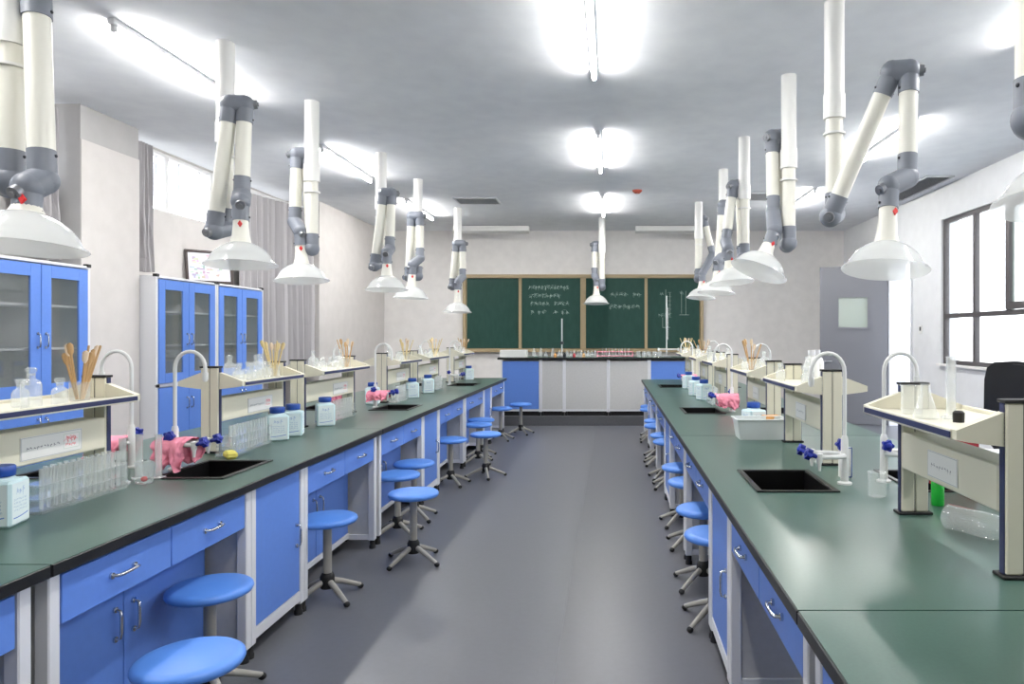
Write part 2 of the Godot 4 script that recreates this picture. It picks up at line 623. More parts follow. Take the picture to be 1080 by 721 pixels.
func window_unit(called: String, x: float, d0: float, d1: float, y0: float, y1: float, fm: Material, ups: Array, transom: float, frosted: Array, lowups: Array) -> void:
	var w := Node3D.new()
	w.name = called
	w.set_meta("kind", "structure")
	add_child(w)
	var t := 0.055 if transom > 0 else 0.03
	var g := Geo.new()
	span(g, x - 0.03, x + 0.03, y0, y0 + t, d0, d1)
	span(g, x - 0.03, x + 0.03, y1 - t, y1, d0, d1)
	span(g, x - 0.03, x + 0.03, y0 + t, y1 - t, d0, d0 + t)
	span(g, x - 0.03, x + 0.03, y0 + t, y1 - t, d1 - t, d1)
	part(w, "window_frame", g, fm)
	var hi := y1 - t
	if transom > 0: part(w, "transom", span(Geo.new(), x - 0.035, x + 0.035, transom - 0.03, transom + 0.03, d0 + t, d1 - t), fm)
	var lo := transom + 0.03 if transom > 0 else y0 + t
	var edges := [d0 + t] + ups + [d1 - t]
	for i in edges.size() - 1:
		if i > 0: part(w, "mullion", span(Geo.new(), x - 0.032, x + 0.032, lo, hi, edges[i] - 0.03, edges[i] + 0.03), fm)
		part(w, "pane", span(Geo.new(), x - 0.004, x + 0.004, lo, hi, edges[i] + (0.03 if i > 0 else 0.0), edges[i + 1] - (0.03 if i < edges.size() - 2 else 0.0)), M.frosted_glass if frosted.has(i) else M.pane_glass)
	if transom > 0:
		edges = [d0 + t] + lowups + [d1 - t]
		for i in edges.size() - 1:
			if i > 0: part(w, "mullion", span(Geo.new(), x - 0.032, x + 0.032, y0 + t, transom - 0.03, edges[i] - 0.03, edges[i] + 0.03), fm)
			part(w, "pane", span(Geo.new(), x - 0.004, x + 0.004, y0 + t, transom - 0.03, edges[i] + (0.03 if i > 0 else 0.0), edges[i + 1] - (0.03 if i < edges.size() - 2 else 0.0)), M.pane_glass)

func windows() -> void:
	window_unit("window_1", XR + 0.06, 6.2, 9.79, 1.1, 3.1, M.window_frame, [7.0, 8.2, 8.96], 1.76, [1], [7.0, 8.96])
	# sliding sash of the frosted light
	var w := get_node("window_1")
	var g := Geo.new()
	var x := XR + 0.02
	span(g, x - 0.02, x + 0.015, 1.80, 1.88, 7.05, 8.2)
	span(g, x - 0.02, x + 0.015, 2.98, 3.04, 7.05, 8.2)
	span(g, x - 0.02, x + 0.015, 1.88, 2.98, 8.12, 8.2)
	span(g, x - 0.02, x + 0.015, 1.88, 2.98, 7.05, 7.12)
	part(w, "sash", g, M.window_frame)
	part(w, "sill", span(Geo.new(), XR - 0.05, XR + 0.2, 1.07, 1.1, 6.15, 9.84), M.wall_paint)
	window_unit("window_2", XR + 0.06, 1.2, 4.8, 1.1, 3.1, M.window_frame, [2.4, 3.6], 1.76, [], [2.4, 3.6])
	window_unit("window_3", XL - 0.08, 7.06, 10.74, 2.88, 3.555, M.window_white, [8.0, 8.9, 9.8], 0.0, [], [])
	window_unit("window_4", XL - 0.08, 3.2, 6.2, 2.88, 3.555, M.window_white, [4.2, 5.2], 0.0, [], [])
	window_unit("window_5", XL - 0.08, -1.0, 2.4, 2.88, 3.555, M.window_white, [0.2, 1.3], 0.0, [], [])
	# outside guard bars behind the high window
	w = get_node("window_3")
	for i in 9:
		part(w, "guard_bar", rod(Vector3(XL - 0.2, 2.86, -7.2 - i * 0.42), Vector3(XL - 0.2, 3.56, -7.2 - i * 0.42), 0.012, 6), M.steel)
	curtain("gathered grey curtain hanging in the high window beside the white pillar", XL + 0.14, XL + 0.14, 7.24, 7.42, 3.5, 2.16, 4, 0.05)
	curtain("wide grey pleated curtain hanging beyond the blue glass cabinets", XL + 0.12, -4.58, 9.23, 10.78, 3.40, 0.9, 13, 0.06)
	curtain("grey curtain gathered behind the cabinet before the white pillar", XL + 0.12, XL + 0.12, 5.75, 6.2, 3.5, 2.16, 9, 0.05)
	# rail
	var r := thing("curtain_rail", "slim metal rail above the wide grey curtain", "curtain rail", Vector3(-4.74, 3.42, -10.0))
	part(r, "rail", rod(Vector3(-0.16, 0, 0.8), Vector3(0.16, 0, -0.79), 0.012, 8), M.window_white)
	for z in [0.6, -0.6]: part(r, "bracket", rod(Vector3(-z * 0.2, 0.0, z), Vector3(-z * 0.2, CEIL - 3.42, z), 0.008, 6), M.window_white)

func curtain(label: String, xa: float, xb: float, d0: float, d1: float, y1: float, y0: float, folds: int, amp: float) -> void:
	var g := Geo.new()
	var nu := folds * 8
	var nv := 10
	var f := FastNoiseLite.new()
	f.seed = folds
	f.frequency = 0.9
	var pt := func(i: int, j: int, off: float) -> Vector3:
		var u := float(i) / nu
		var v := float(j) / nv
		var ph: float = u * folds * TAU + f.get_noise_2d(u * 6.0, 0.0) * 3.0
		var flare: float = 0.55 + 0.45 * v + 0.3 * f.get_noise_2d(u * 5.0, v * 2.0)
		var z: float = lerpf(d0, d1, u) + f.get_noise_2d(u * 4.0 + 9.0, v * 3.0) * 0.05 * v
		z = clampf(z, d0, d1)
		var x := lerpf(xa, xb, u)
		return Vector3(x + off + amp * flare * sin(ph), lerpf(y1, y0, v), -z)
	for i in nu:
		for j in nv:
			for off in [0.0, 0.004]:
				var q := [pt.call(i, j, off), pt.call(i + 1, j, off), pt.call(i + 1, j + 1, off), pt.call(i, j + 1, off)]
				g.flat([q[0], q[1], q[2]], Vector3(1 if off > 0 else -1, 0, 0))
				g.flat([q[0], q[2], q[3]], Vector3(1 if off > 0 else -1, 0, 0))
	single("curtain", g, M.curtain_grey, label, "curtain")

func door() -> void:
	var w := Node3D.new()
	w.name = "door_1"
	w.set_meta("kind", "structure")
	add_child(w)
	var g := Geo.new()
	span(g, XR - 0.02, XR + 0.26, 0, 2.72, 10.71, 10.77)
	span(g, XR - 0.02, XR + 0.26, 0, 2.72, 11.58, 11.64)
	span(g, XR - 0.02, XR + 0.26, 2.66, 2.72, 10.77, 11.58)
	part(w, "door_frame", g, M.white_frame)
	# the leaf stands open, hinged at the far jamb
	var leaf := Node3D.new()
	leaf.name = "door_leaf"
	leaf.position = Vector3(XR - 0.03, 0, -11.60)
	leaf.rotation.y = deg_to_rad(-20.0)
	w.add_child(leaf)
	g = Geo.new()
	# a slab along -x with an opening for the pane
	var W := 1.08
	var bounds := [[-W, 0.0, 0.01, 1.62], [-W, 0.0, 2.14, 2.65], [-W, -0.79, 1.62, 2.14], [-0.31, 0.0, 1.62, 2.14]]
	for b in bounds: g.box(Vector3((b[0] + b[1]) / 2, (b[2] + b[3]) / 2, 0), Vector3(b[1] - b[0], b[3] - b[2], 0.045))
	part(leaf, "door_panel", g, M.door_grey)
	g = Geo.new()
	for b in [[-0.82, -0.28, 1.59, 1.63], [-0.82, -0.28, 2.13, 2.17], [-0.82, -0.78, 1.63, 2.13], [-0.32, -0.28, 1.63, 2.13]]:
		g.box(Vector3((b[0] + b[1]) / 2, (b[2] + b[3]) / 2, 0.0), Vector3(b[1] - b[0], b[3] - b[2], 0.065))
	part(leaf, "window_bead", g, M.door_grey)
	part(leaf, "pane", bx(Vector3(-0.55, 1.88, 0), Vector3(0.48, 0.5, 0.008)), M.frosted_glass)
	for y in [0.3, 2.1, 2.45]: part(leaf, "hinge", rod(Vector3(0.01, y - 0.05, 0.03), Vector3(0.01, y + 0.05, 0.03), 0.014, 8), M.steel)
	g = Geo.new()
	g.cyl(Vector3(-1.0, 1.05, 0.02), Vector3(-1.0, 1.05, 0.07), 0.02, 0.02, 10)
	g.tube([Vector3(-1.0, 1.05, 0.07), Vector3(-0.88, 1.05, 0.07)], 0.011, 8)
	part(leaf, "door_handle", g, M.steel)


# ------------------------------------------------------------------ lamps
func lamps() -> void:
	var L := 1.6
	var rows := [[[-3.25, -3.14, -3.1, -3.2], [5.35, 8.38, 11.38, 2.3], "cabinet-side"], [[-0.135, -0.135, -0.135, -0.135], [4.70, 7.85, 11.02, 1.5], "middle"], [[2.9, 2.88, 2.85, 2.9], [4.20, 7.42, 10.60, 1.0], "window-side"]]
	var tg := Geo.new()
	tg.cyl(Vector3(0, 0, L / 2 - 0.05), Vector3(0, 0, -L / 2 + 0.05), 0.016, 0.016, 12)
	var tube_mesh := tg.mesh()
	var bg := Geo.new()
	bg.box(Vector3(0, 0.045, 0), Vector3(0.05, 0.04, L), 0.006)
	var batten := bg.mesh()
	var sg := Geo.new()
	sg.box(Vector3(0, 0.012, 0), Vector3(0.036, 0.06, 0.03), 0.006)
	var socket := sg.mesh()
	var ord := ["third", "second", "first", "fourth"]
	for r in rows:
		for i in r[1].size():
			var t := thing("ceiling_lamp", "lit fluorescent tube lamp, %s from chalkboard in the %s ceiling row" % [ord[i], r[2]], "lamp", Vector3(r[0][i], CEIL - 0.066, -r[1][i]), 0.0, "fluorescent ceiling lamps")
			part(t, "batten", batten, M.white_frame)
			part(t, "lamp_tube", tube_mesh, M.lamp_tube)
			for z in [-1, 1]: part(t, "socket", socket, M.white_frame, Vector3(0, 0, z * (L / 2 - 0.035)))
			var l := AreaLight3D.new()
			l.name = "lamp_light"
			l.area_size = Vector2(0.035, L - 0.1)
			l.position = Vector3(0, -0.02, 0)
			l.rotation.x = -PI / 2
			l.light_color = Color(1.0, 0.99, 0.975)
			l.light_energy = LAMP_POWER
			l.area_range = 30.0
			l.area_attenuation = 2.0
			l.shadow_enabled = true
			t.add_child(l)
	# unlit long housings over the chalkboard
	for b in [[-2.98, -1.55, "long white chalkboard lamp housing under ceiling, cabinet side"], [0.45, 1.85, "long white chalkboard lamp housing under ceiling, window side"]]:
		var t := thing("chalkboard_lamp", b[2], "lamp", Vector3((b[0] + b[1]) / 2, 3.475, -13.2), 0.0, "unlit lamps over the chalkboard")
		var g := Geo.new()
		var w: float = b[1] - b[0]
		g.prism([Vector2(-0.07, -0.03), Vector2(0.06, -0.06), Vector2(0.07, 0.06), Vector2(-0.05, 0.07)], w, Vector3(), Basis(Vector3.UP, PI / 2))
		part(t, "housing", g, M.carton_white)
		for x in [-0.35, 0.35]: part(t, "bracket", rod(Vector3(x * w, 0.05, 0), Vector3(x * w, CEIL - 3.475, 0), 0.012, 6), M.white_frame)


# ------------------------------------------------------------------ chalkboard
func chalkboard() -> void:
	var t := thing("chalkboard", "wide green sliding chalkboard with brass-coloured frame and chalk notes", "chalkboard", Vector3(0, 0, -BACK))
	var x0 := -2.93
	var x1 := 1.81
	var y0 := 1.16
	var y1 := 2.69
	part(t, "backing", bx(Vector3((x0 + x1) / 2, (y0 + y1) / 2, 0.02), Vector3(x1 - x0 - 0.02, y1 - y0 - 0.02, 0.04)), M.board_frame)
	part(t, "top_rail", bx(Vector3((x0 + x1) / 2, y1 - 0.035, 0.05), Vector3(x1 - x0, 0.07, 0.1), 0.006), M.board_frame)
	part(t, "chalk_tray", bx(Vector3((x0 + x1) / 2, y0 + 0.03, 0.065), Vector3(x1 - x0, 0.06, 0.13), 0.006), M.board_frame)
	for x in [x0 + 0.03, x1 - 0.03]: part(t, "side_rail", bx(Vector3(x, (y0 + y1) / 2, 0.05), Vector3(0.06, y1 - y0 - 0.13, 0.1), 0.005), M.board_frame)
	var xs := [x0 + 0.06, -1.80, -0.56, 0.68, x1 - 0.06]
	for i in 4:
		var w: float = xs[i + 1] - xs[i]
		var zz := 0.045 if i == 0 or i == 3 else 0.075
		var p := part(t, "board_panel", bx(Vector3((xs[i] + xs[i + 1]) / 2, (y0 + y1) / 2, zz - 0.008), Vector3(w, y1 - y0 - 0.14, 0.012)), M.board_frame)
		var q := QuadMesh.new()
		q.size = Vector2(w - 0.03, y1 - y0 - 0.15)
		part(p, "writing_surface", q, M["chalkboard_%d" % i], Vector3((xs[i] + xs[i + 1]) / 2, (y0 + y1) / 2, zz))
	for e in [[1, 0.07], [2, 0.11], [3, 0.07]]:
		part(t, "stile", bx(Vector3(xs[e[0]], (y0 + y1) / 2, 0.075), Vector3(e[1] if e[0] == 2 else 0.06, y1 - y0 - 0.13, 0.03), 0.004), M.board_frame)


# ------------------------------------------------------------------ benches
var handle_mesh: ArrayMesh

func handle() -> ArrayMesh:
	if handle_mesh == null:
		var g := Geo.new()
		g.tube([Vector3(0, 0, -0.055), Vector3(0.022, 0, -0.05), Vector3(0.026, 0, -0.03), Vector3(0.026, 0, 0.03), Vector3(0.022, 0, 0.05), Vector3(0, 0, 0.055)], 0.006, 8)
		for z in [-0.055, 0.055]: g.cyl(Vector3(0, 0, z), Vector3(0.008, 0, z), 0.011, 0.011, 10)
		handle_mesh = g.mesh()
	return handle_mesh

func frame_posts(t: Node3D, L: float) -> void:
	# white corner posts, feet, rails and grey side panels of a bench unit; +x is the aisle
	var pm := bx(Vector3(0, 0.43, 0), Vector3(0.045, 0.74, 0.045), 0.004).mesh()
	var fg := Geo.new()
	fg.lathe([Vector2(0, 0), Vector2(0.0222, 0), Vector2(0.0222, 0.02), Vector2(0.018, 0.025), Vector2(0.018, 0.06), Vector2(0, 0.06)], 10)
	var fm := fg.mesh()
	for sx in [-1, 1]:
		for sz in [-1, 1]:
			var p := Vector3(sx * 0.622, 0, sz * (L / 2 - 0.0225))
			part(t, "post", pm, M.white_frame, p)
			part(t, "foot", fm, M.black_rubber, p)
	for sz in [-1, 1]:
		part(t, "side_panel", bx(Vector3(0, 0.44, sz * (L / 2 - 0.02)), Vector3(1.198, 0.70, 0.018)), M.grey_board)
		part(t, "bottom_rail", bx(Vector3(0, 0.082, sz * (L / 2 - 0.0225)), Vector3(1.198, 0.035, 0.04)), M.white_frame)

func drawer_unit(label: String, where: Vector3, rot: float, knee: float) -> Node3D:
	var L := 1.165
	var t := thing("drawer_unit", label, "drawer unit", where, rot, "blue drawer units under the benches")
	frame_posts(t, L)
	part(t, "top_rail", bx(Vector3(0.60, 0.79, 0), Vector3(0.03, 0.024, L - 0.09)), M.white_frame)
	part(t, "top_rail", bx(Vector3(-0.60, 0.79, 0), Vector3(0.03, 0.024, L - 0.09)), M.white_frame)
	var w := (L - 0.10) / 2
	for sz in [-1, 1]:
		var d := part(t, "drawer", bx(Vector3(), Vector3(0.02, 0.15, w - 0.006), 0.002), M.blue_panel, Vector3(0.632, 0.70, sz * w / 2))
		part(d, "handle", handle(), M.chrome, Vector3(0.01, 0.0, 0))
		part(d, "drawer_box", bx(Vector3(-0.20, -0.005, 0), Vector3(0.36, 0.11, w - 0.05)), M.grey_board)
		var e := part(t, "door", bx(Vector3(), Vector3(0.018, 0.50, w - 0.005), 0.002), M.blue_panel, Vector3(knee, 0.365, sz * w / 2))
		part(e, "handle", handle(), M.chrome, Vector3(0.009, 0.06, -sz * (w / 2 - 0.05)), Basis(Vector3.RIGHT, PI / 2))
	part(t, "knee_rail", bx(Vector3(knee, 0.095, 0), Vector3(0.03, 0.03, L - 0.09)), M.white_frame)
	part(t, "drawer_divider", bx(Vector3(0.625, 0.705, 0), Vector3(0.016, 0.16, 0.008)), M.white_frame)
	part(t, "kick_panel", bx(Vector3(knee - 0.07, 0.045, 0), Vector3(0.02, 0.07, L - 0.09)), M.black_rubber)
	part(t, "shelf_board", bx(Vector3(0.22, 0.612, 0), Vector3(0.72, 0.015, L - 0.09)), M.grey_board)
	part(t, "back_panel", bx(Vector3(-0.45, 0.43, 0), Vector3(0.018, 0.66, L - 0.09)), M.blue_panel)
	return t

func sink_cabinet(label: String, where: Vector3, rot: float) -> Node3D:
	var L := 0.56
	var t := thing("sink_cabinet", label, "cabinet", where, rot, "blue sink cabinets under the benches")
	frame_posts(t, L)
	for sx in [-1, 1]:
		var e := part(t, "door", bx(Vector3(), Vector3(0.02, 0.655, L - 0.096), 0.002), M.blue_panel, Vector3(sx * 0.628, 0.462, 0))
		part(e, "handle", handle(), M.chrome, Vector3(sx * 0.01, -0.02, -(L / 2 - 0.09)), Basis(Vector3.UP, 0.0 if sx > 0 else PI) * Basis(Vector3.RIGHT, PI / 2))
		part(t, "door_rail", bx(Vector3(sx * 0.622, 0.105, 0), Vector3(0.04, 0.05, L - 0.09)), M.white_frame)
		part(t, "kick_panel", bx(Vector3(sx * 0.56, 0.045, 0), Vector3(0.02, 0.07, L - 0.09)), M.black_rubber)
	part(t, "top_rail", bx(Vector3(0.61, 0.795, 0), Vector3(0.03, 0.014, L - 0.09)), M.white_frame)
	return t

func benches() -> void:
	# worktop, built once: slab with two openings, black edge band, two sinks
	var L := 2.944
	var hw := 0.675
	var zs := [0.0, 1.215, 1.665, L]
	var xs := [-hw, -0.495, -0.175, 0.175, 0.495, hw]
	var slab := Geo.new()
	for i in 5:
		for j in 3:
			if j == 1 and (i == 1 or i == 3): continue
			slab.box(Vector3((xs[i] + xs[i + 1]) / 2, TOP - 0.016, L / 2 - (zs[j] + zs[j + 1]) / 2), Vector3(xs[i + 1] - xs[i], 0.032, zs[j + 1] - zs[j]))
	var slab_mesh := slab.mesh()
	var edge := Geo.new()
	for sx in [-1, 1]: edge.box(Vector3(sx * hw, TOP - 0.0205, 0), Vector3(0.008, 0.037, L), 0.0025)
	for sz in [-1, 1]: edge.box(Vector3(0, TOP - 0.021, sz * L / 2), Vector3(2 * hw, 0.036, 0.004))
	var edge_mesh := edge.mesh()
	var basin := Geo.new()
	var sw := 0.32
	var sl := 0.45
	var rim := Geo.new()
	for sx in [-1, 1]:
		basin.box(Vector3(sx * (sw / 2 - 0.007), -0.1075, 0), Vector3(0.012, 0.217, sl - 0.002))
		basin.box(Vector3(0, -0.1075, sx * (sl / 2 - 0.007)), Vector3(sw - 0.002, 0.217, 0.012))
		rim.box(Vector3(sx * (sw / 2 + 0.004), 0.0035, 0), Vector3(0.026, 0.006, sl + 0.034), 0.0025)
		rim.box(Vector3(0, 0.0035, sx * (sl / 2 + 0.004)), Vector3(sw + 0.034, 0.006, 0.026), 0.0025)
	basin.box(Vector3(0, -0.214, 0), Vector3(sw - 0.002, 0.012, sl - 0.002))
	var rim_mesh := rim.mesh()
	var basin_mesh := basin.mesh()
	var drain := Geo.new()
	drain.lathe([Vector2(0, 0.004), Vector2(0.018, 0.004), Vector2(0.03, 0.008), Vector2(0.034, 0)], 14)
	var drain_mesh := drain.mesh()
	for row in 2:
		for k in 4:
			var c := at(row, k, 0, PITCH / 2, 0)
			var t := thing("worktop", "dark green worktop with black edge, %s" % bench(row, k), "worktop", c, turn(row), "green bench worktops")
			part(t, "slab", slab_mesh, M.worktop_green)
			part(t, "edge_band", edge_mesh, M.worktop_edge)
			for sx in [-1, 1]:
				var s := thing("sink", "black %s sink set in worktop, %s" % ["aisle-side" if sx > 0 else "outer", bench(row, k)], "sink", at(row, k, sx * 0.335, 1.44 if row == 0 else 1.51), turn(row), "black sinks in the worktops")
				part(s, "basin", basin_mesh, M.sink_black)
				part(s, "rim", rim_mesh, M.sink_black)
				part(s, "drain", drain_mesh, M.chrome, Vector3(0.05, -0.207, 0))
			# local z runs against depth; for the turned row the order is mirrored
			var s0 := 1.0 if row == 0 else -1.0
			for e in [[0.03 + 0.5825], [2.92 - 0.5825]]:
				var p := at(row, k, 0, e[0], 0)
				var podium_end: bool = e[0] > 1.4
				drawer_unit("blue two-drawer unit, %s end, %s" % ["podium" if podium_end else "rear", bench(row, k)], p, turn(row), 0.452 if row == 0 else 0.33)
			sink_cabinet("blue sink cabinet mid bench, %s" % bench(row, k), at(row, k, 0, 1.475, 0), turn(row))


# ------------------------------------------------------------------ demonstration bench
func podium_bench() -> void:
	var y0 := 0.15
	var h := 0.97
	var front := 11.72
	var depth := 0.72
	var x0 := -1.90
	var x1 := 1.34
	var t := thing("demonstration_worktop", "long black worktop of the demonstration bench on the podium", "worktop", Vector3((x0 + x1) / 2, y0 + h, -(front + depth / 2)))
	part(t, "slab", bx(Vector3(0, -0.014, 0), Vector3(x1 - x0, 0.028, depth + 0.06), 0.004), M.worktop_green)
	var g := Geo.new()
	for sz in [-1, 1]: g.box(Vector3(0, -0.015, sz * (depth / 2 + 0.031)), Vector3(x1 - x0 + 0.006, 0.034, 0.006), 0.002)
	for sx in [-1, 1]: g.box(Vector3(sx * (x1 - x0) / 2, -0.015, 0), Vector3(0.008, 0.034, depth + 0.06), 0.002)
	part(t, "edge_band", g, M.worktop_edge)
	var cuts := [-1.85, -1.185, -0.79, -0.055, 0.63, 1.30]
	var names := [["blue end cabinet of the demonstration bench, cabinet side", true], ["narrow grey panel cabinet of the demonstration bench beside blue one", false], ["wide grey panel cabinet in the middle of the demonstration bench", false], ["grey panel cabinet of demonstration bench towards the window side", false], ["blue end cabinet of the demonstration bench, window side", true]]
	for i in 5:
		var w: float = cuts[i + 1] - cuts[i]
		var c := thing("demonstration_cabinet", names[i][0], "cabinet", Vector3((cuts[i] + cuts[i + 1]) / 2, y0, -(front + depth / 2)), 0.0, "cabinets of the demonstration bench")
		part(c, "carcass", bx(Vector3(0, 0.51, -0.02), Vector3(w - 0.004, 0.82, depth - 0.06)), M.grey_board)
		part(c, "front_panel", bx(Vector3(0, 0.51, depth / 2 - 0.012), Vector3(w - 0.052, 0.80, 0.02), 0.002), M.blue_panel if names[i][1] else M.grey_board)
		for sx in [-1, 1]:
			part(c, "post", bx(Vector3(sx * (w / 2 - 0.014), 0.5, depth / 2 - 0.005), Vector3(0.026, 0.87, 0.03), 0.003), M.white_frame)
			part(c, "foot", rod(Vector3(sx * (w / 2 - 0.03), 0.0, depth / 2 - 0.03), Vector3(sx * (w / 2 - 0.03), 0.08, depth / 2 - 0.03), 0.022, 10), M.black_rubber)
		part(c, "bottom_rail", bx(Vector3(0, 0.09, depth / 2 - 0.008), Vector3(w - 0.052, 0.03, 0.03)), M.white_frame)
		part(c, "kick_panel", bx(Vector3(0, 0.037, depth / 2 - 0.05), Vector3(w - 0.01, 0.074, 0.02)), M.black_rubber)


# ------------------------------------------------------------------ tall cabinets
func cabinets() -> void:
	var W := 1.078
	var D := 0.42
	var H := 2.10
	var t := thing("glass_cabinet", "blue glass-door cabinet standing in front of the white pillar", "cabinet", Vector3(-4.79, 0, -5.62), 0.0, "blue glass-door cabinets")
	var g := Geo.new()
	g.box(Vector3(-D / 2 + 0.008, H / 2 + 0.03, 0), Vector3(0.016, H - 0.06, W))
	for sz in [-1, 1]: g.box(Vector3(0, H / 2 + 0.03, sz * (W / 2 - 0.01)), Vector3(D, H - 0.06, 0.02), 0.002)
	g.box(Vector3(0, H - 0.012, 0), Vector3(D + 0.012, 0.024, W), 0.004)
	g.box(Vector3(0, 0.07, 0), Vector3(D - 0.01, 0.02, W - 0.04))
	g.box(Vector3(0, 0.985, 0), Vector3(D, 0.03, W - 0.02), 0.003)
	for sz in [-1, 1]: g.box(Vector3(D / 2 - 0.008, H / 2 + 0.03, sz * (W / 2 - 0.015)), Vector3(0.03, H - 0.06, 0.03), 0.004)
	part(t, "carcass", g, M.white_frame)
	part(t, "lining", bx(Vector3(-D / 2 + 0.022, 1.53, 0), Vector3(0.008, 1.04, W - 0.05)), M.grey_board)
	for y in [1.386, 1.74]: part(t, "shelf", bx(Vector3(-0.01, y, 0), Vector3(D - 0.06, 0.018, W - 0.05)), M.white_frame)
	for z in [-1, 1]: part(t, "corner_cap", bx(Vector3(D / 2 - 0.008, H + 0.002, z * (W / 2 - 0.02)), Vector3(0.045, 0.03, 0.045), 0.004), M.black_rubber)
	for z in [-1, 1]: part(t, "mid_cap", bx(Vector3(D / 2 + 0.002, 0.985, z * (W / 2 - 0.02)), Vector3(0.03, 0.03, 0.04), 0.003), M.black_rubber)
	for sx in [-1, 1]:
		for sz in [-1, 1]: part(t, "foot", rod(Vector3(sx * 0.17, 0, sz * 0.48), Vector3(sx * 0.17, 0.062, sz * 0.48), 0.025, 10), M.black_rubber)
	var w := (W - 0.07) / 2
	for sz in [-1, 1]:
		# upper door: frame of four boards and a pane
		var d := part(t, "glass_door", door_frame(w - 0.006, 1.06, 0.10), M.blue_panel, Vector3(D / 2 + 0.003, 1.535, sz * w / 2))
		part(d, "pane", bx(Vector3(-0.002, 0, 0), Vector3(0.005, 0.87, w - 0.19)), M.cabinet_glass)
		part(d, "handle", handle(), M.chrome, Vector3(0.01, -0.08, -sz * (w / 2 - 0.04)), Basis(Vector3.RIGHT, PI / 2))
		var e := part(t, "door", bx(Vector3(), Vector3(0.02, 0.87, w - 0.006), 0.002), M.blue_panel, Vector3(D / 2 + 0.003, 0.525, sz * w / 2))
		part(e, "handle", handle(), M.chrome, Vector3(0.01, 0.25, -sz * (w / 2 - 0.04)), Basis(Vector3.RIGHT, PI / 2))
	copy(t, "blue glass-door cabinet just beyond the white pillar", Vector3(-4.79, 0, -7.585))
	copy(t, "blue glass-door cabinet beside the wide grey curtain", Vector3(-4.79, 0, -8.675))
	# framed print leaning on top
	var f := thing("picture_frame", "small dark-framed print leaning on top of the blue cabinets", "picture", Vector3(-4.79, H + 0.014, -8.38))
	f.rotation = Vector3(0, deg_to_rad(-42), 0)
	var b := Basis(Vector3.BACK, deg_to_rad(10))
	g = Geo.new()
	for s in [-1, 1]:
		g.box(b * Vector3(0, 0.2 + s * 0.185, 0), Vector3(0.025, 0.03, 0.52), 0.003, b)
		g.box(b * Vector3(0, 0.2, s * 0.245), Vector3(0.025, 0.34, 0.03), 0.003, b)
	part(f, "frame", g, M.picture_frame)
	g = Geo.new()
	g.box(b * Vector3(-0.006, 0.2, 0), Vector3(0.006, 0.345, 0.465), 0.0, b)
	part(f, "backing", g, M.carton_white)
	var q := QuadMesh.new()
	q.size = Vector2(0.46, 0.34)
	part(f, "print", q, M.certificate_print, b * Vector3(-0.001, 0.2, 0), b * Basis(Vector3.UP, PI / 2))

func door_frame(w: float, h: float, t: float) -> Geo:
	var g := Geo.new()
	for s in [-1, 1]:
		g.box(Vector3(0, 0, s * (w / 2 - t / 2)), Vector3(0.02, h, t), 0.002)
		g.box(Vector3(0, s * (h / 2 - t / 2), 0), Vector3(0.0198, t, w - 2 * t))
	return g


# ------------------------------------------------------------------ extraction arms
func elbow(parent: Node3D, a: Vector3, from_dir: Vector3, b: Vector3, to_dir: Vector3, r: float, knob := true) -> void:
	# grey swivel joint between the tube ending at a and the tube leaving b
	var g := Geo.new()
	g.cyl(a - from_dir * 0.13, a, r, r, 18)
	g.ball(a, Vector3.ONE * r * 1.17, 20, 12)
	g.cyl(a, b, r * 1.15, r * 1.15, 20)
	g.ball(b, Vector3.ONE * r * 1.17, 20, 12)
	g.cyl(b, b + to_dir * 0.13, r, r, 18)
	var e := part(parent, "elbow", g, M.joint_grey)
	if knob:
		var ax := (b - a).normalized()
		var k := Geo.new()
		k.cyl(b + ax * r * 0.9, b + ax * (r + 0.024), 0.034, 0.030, 16)
		k.cyl(b + ax * (r + 0.024), b + ax * (r + 0.032), 0.014, 0.014, 8)
		part(e, "hinge_knob", k, M.knob_metal)
	var s := Geo.new()
	for w in [[a - from_dir * 0.105, from_dir], [b + to_dir * 0.105, to_dir]]:
		var side: Vector3 = w[1].cross(Vector3(0.2, 0, 0.97)).normalized()
		for q in [-1, 1]: s.ball(w[0] + side * q * r, Vector3.ONE * 0.008, 8, 4)
	part(e, "screw", s, M.knob_dark)

func hood_mesh() -> Array:
	var g := Geo.new()
	var out := [Vector2(0.058, 0.0), Vector2(0.085, -0.010), Vector2(0.125, -0.032), Vector2(0.160, -0.062), Vector2(0.185, -0.095), Vector2(0.202, -0.130), Vector2(0.225, -0.146), Vector2(0.228, -0.150)]
	g.lathe(out, 40)
	var ins := []
	for p in out: ins.append(Vector2(p.x - 0.003, p.y - 0.003))
	g.lathe(ins, 40, Vector3(), Basis(), true)
	return [g.mesh()]

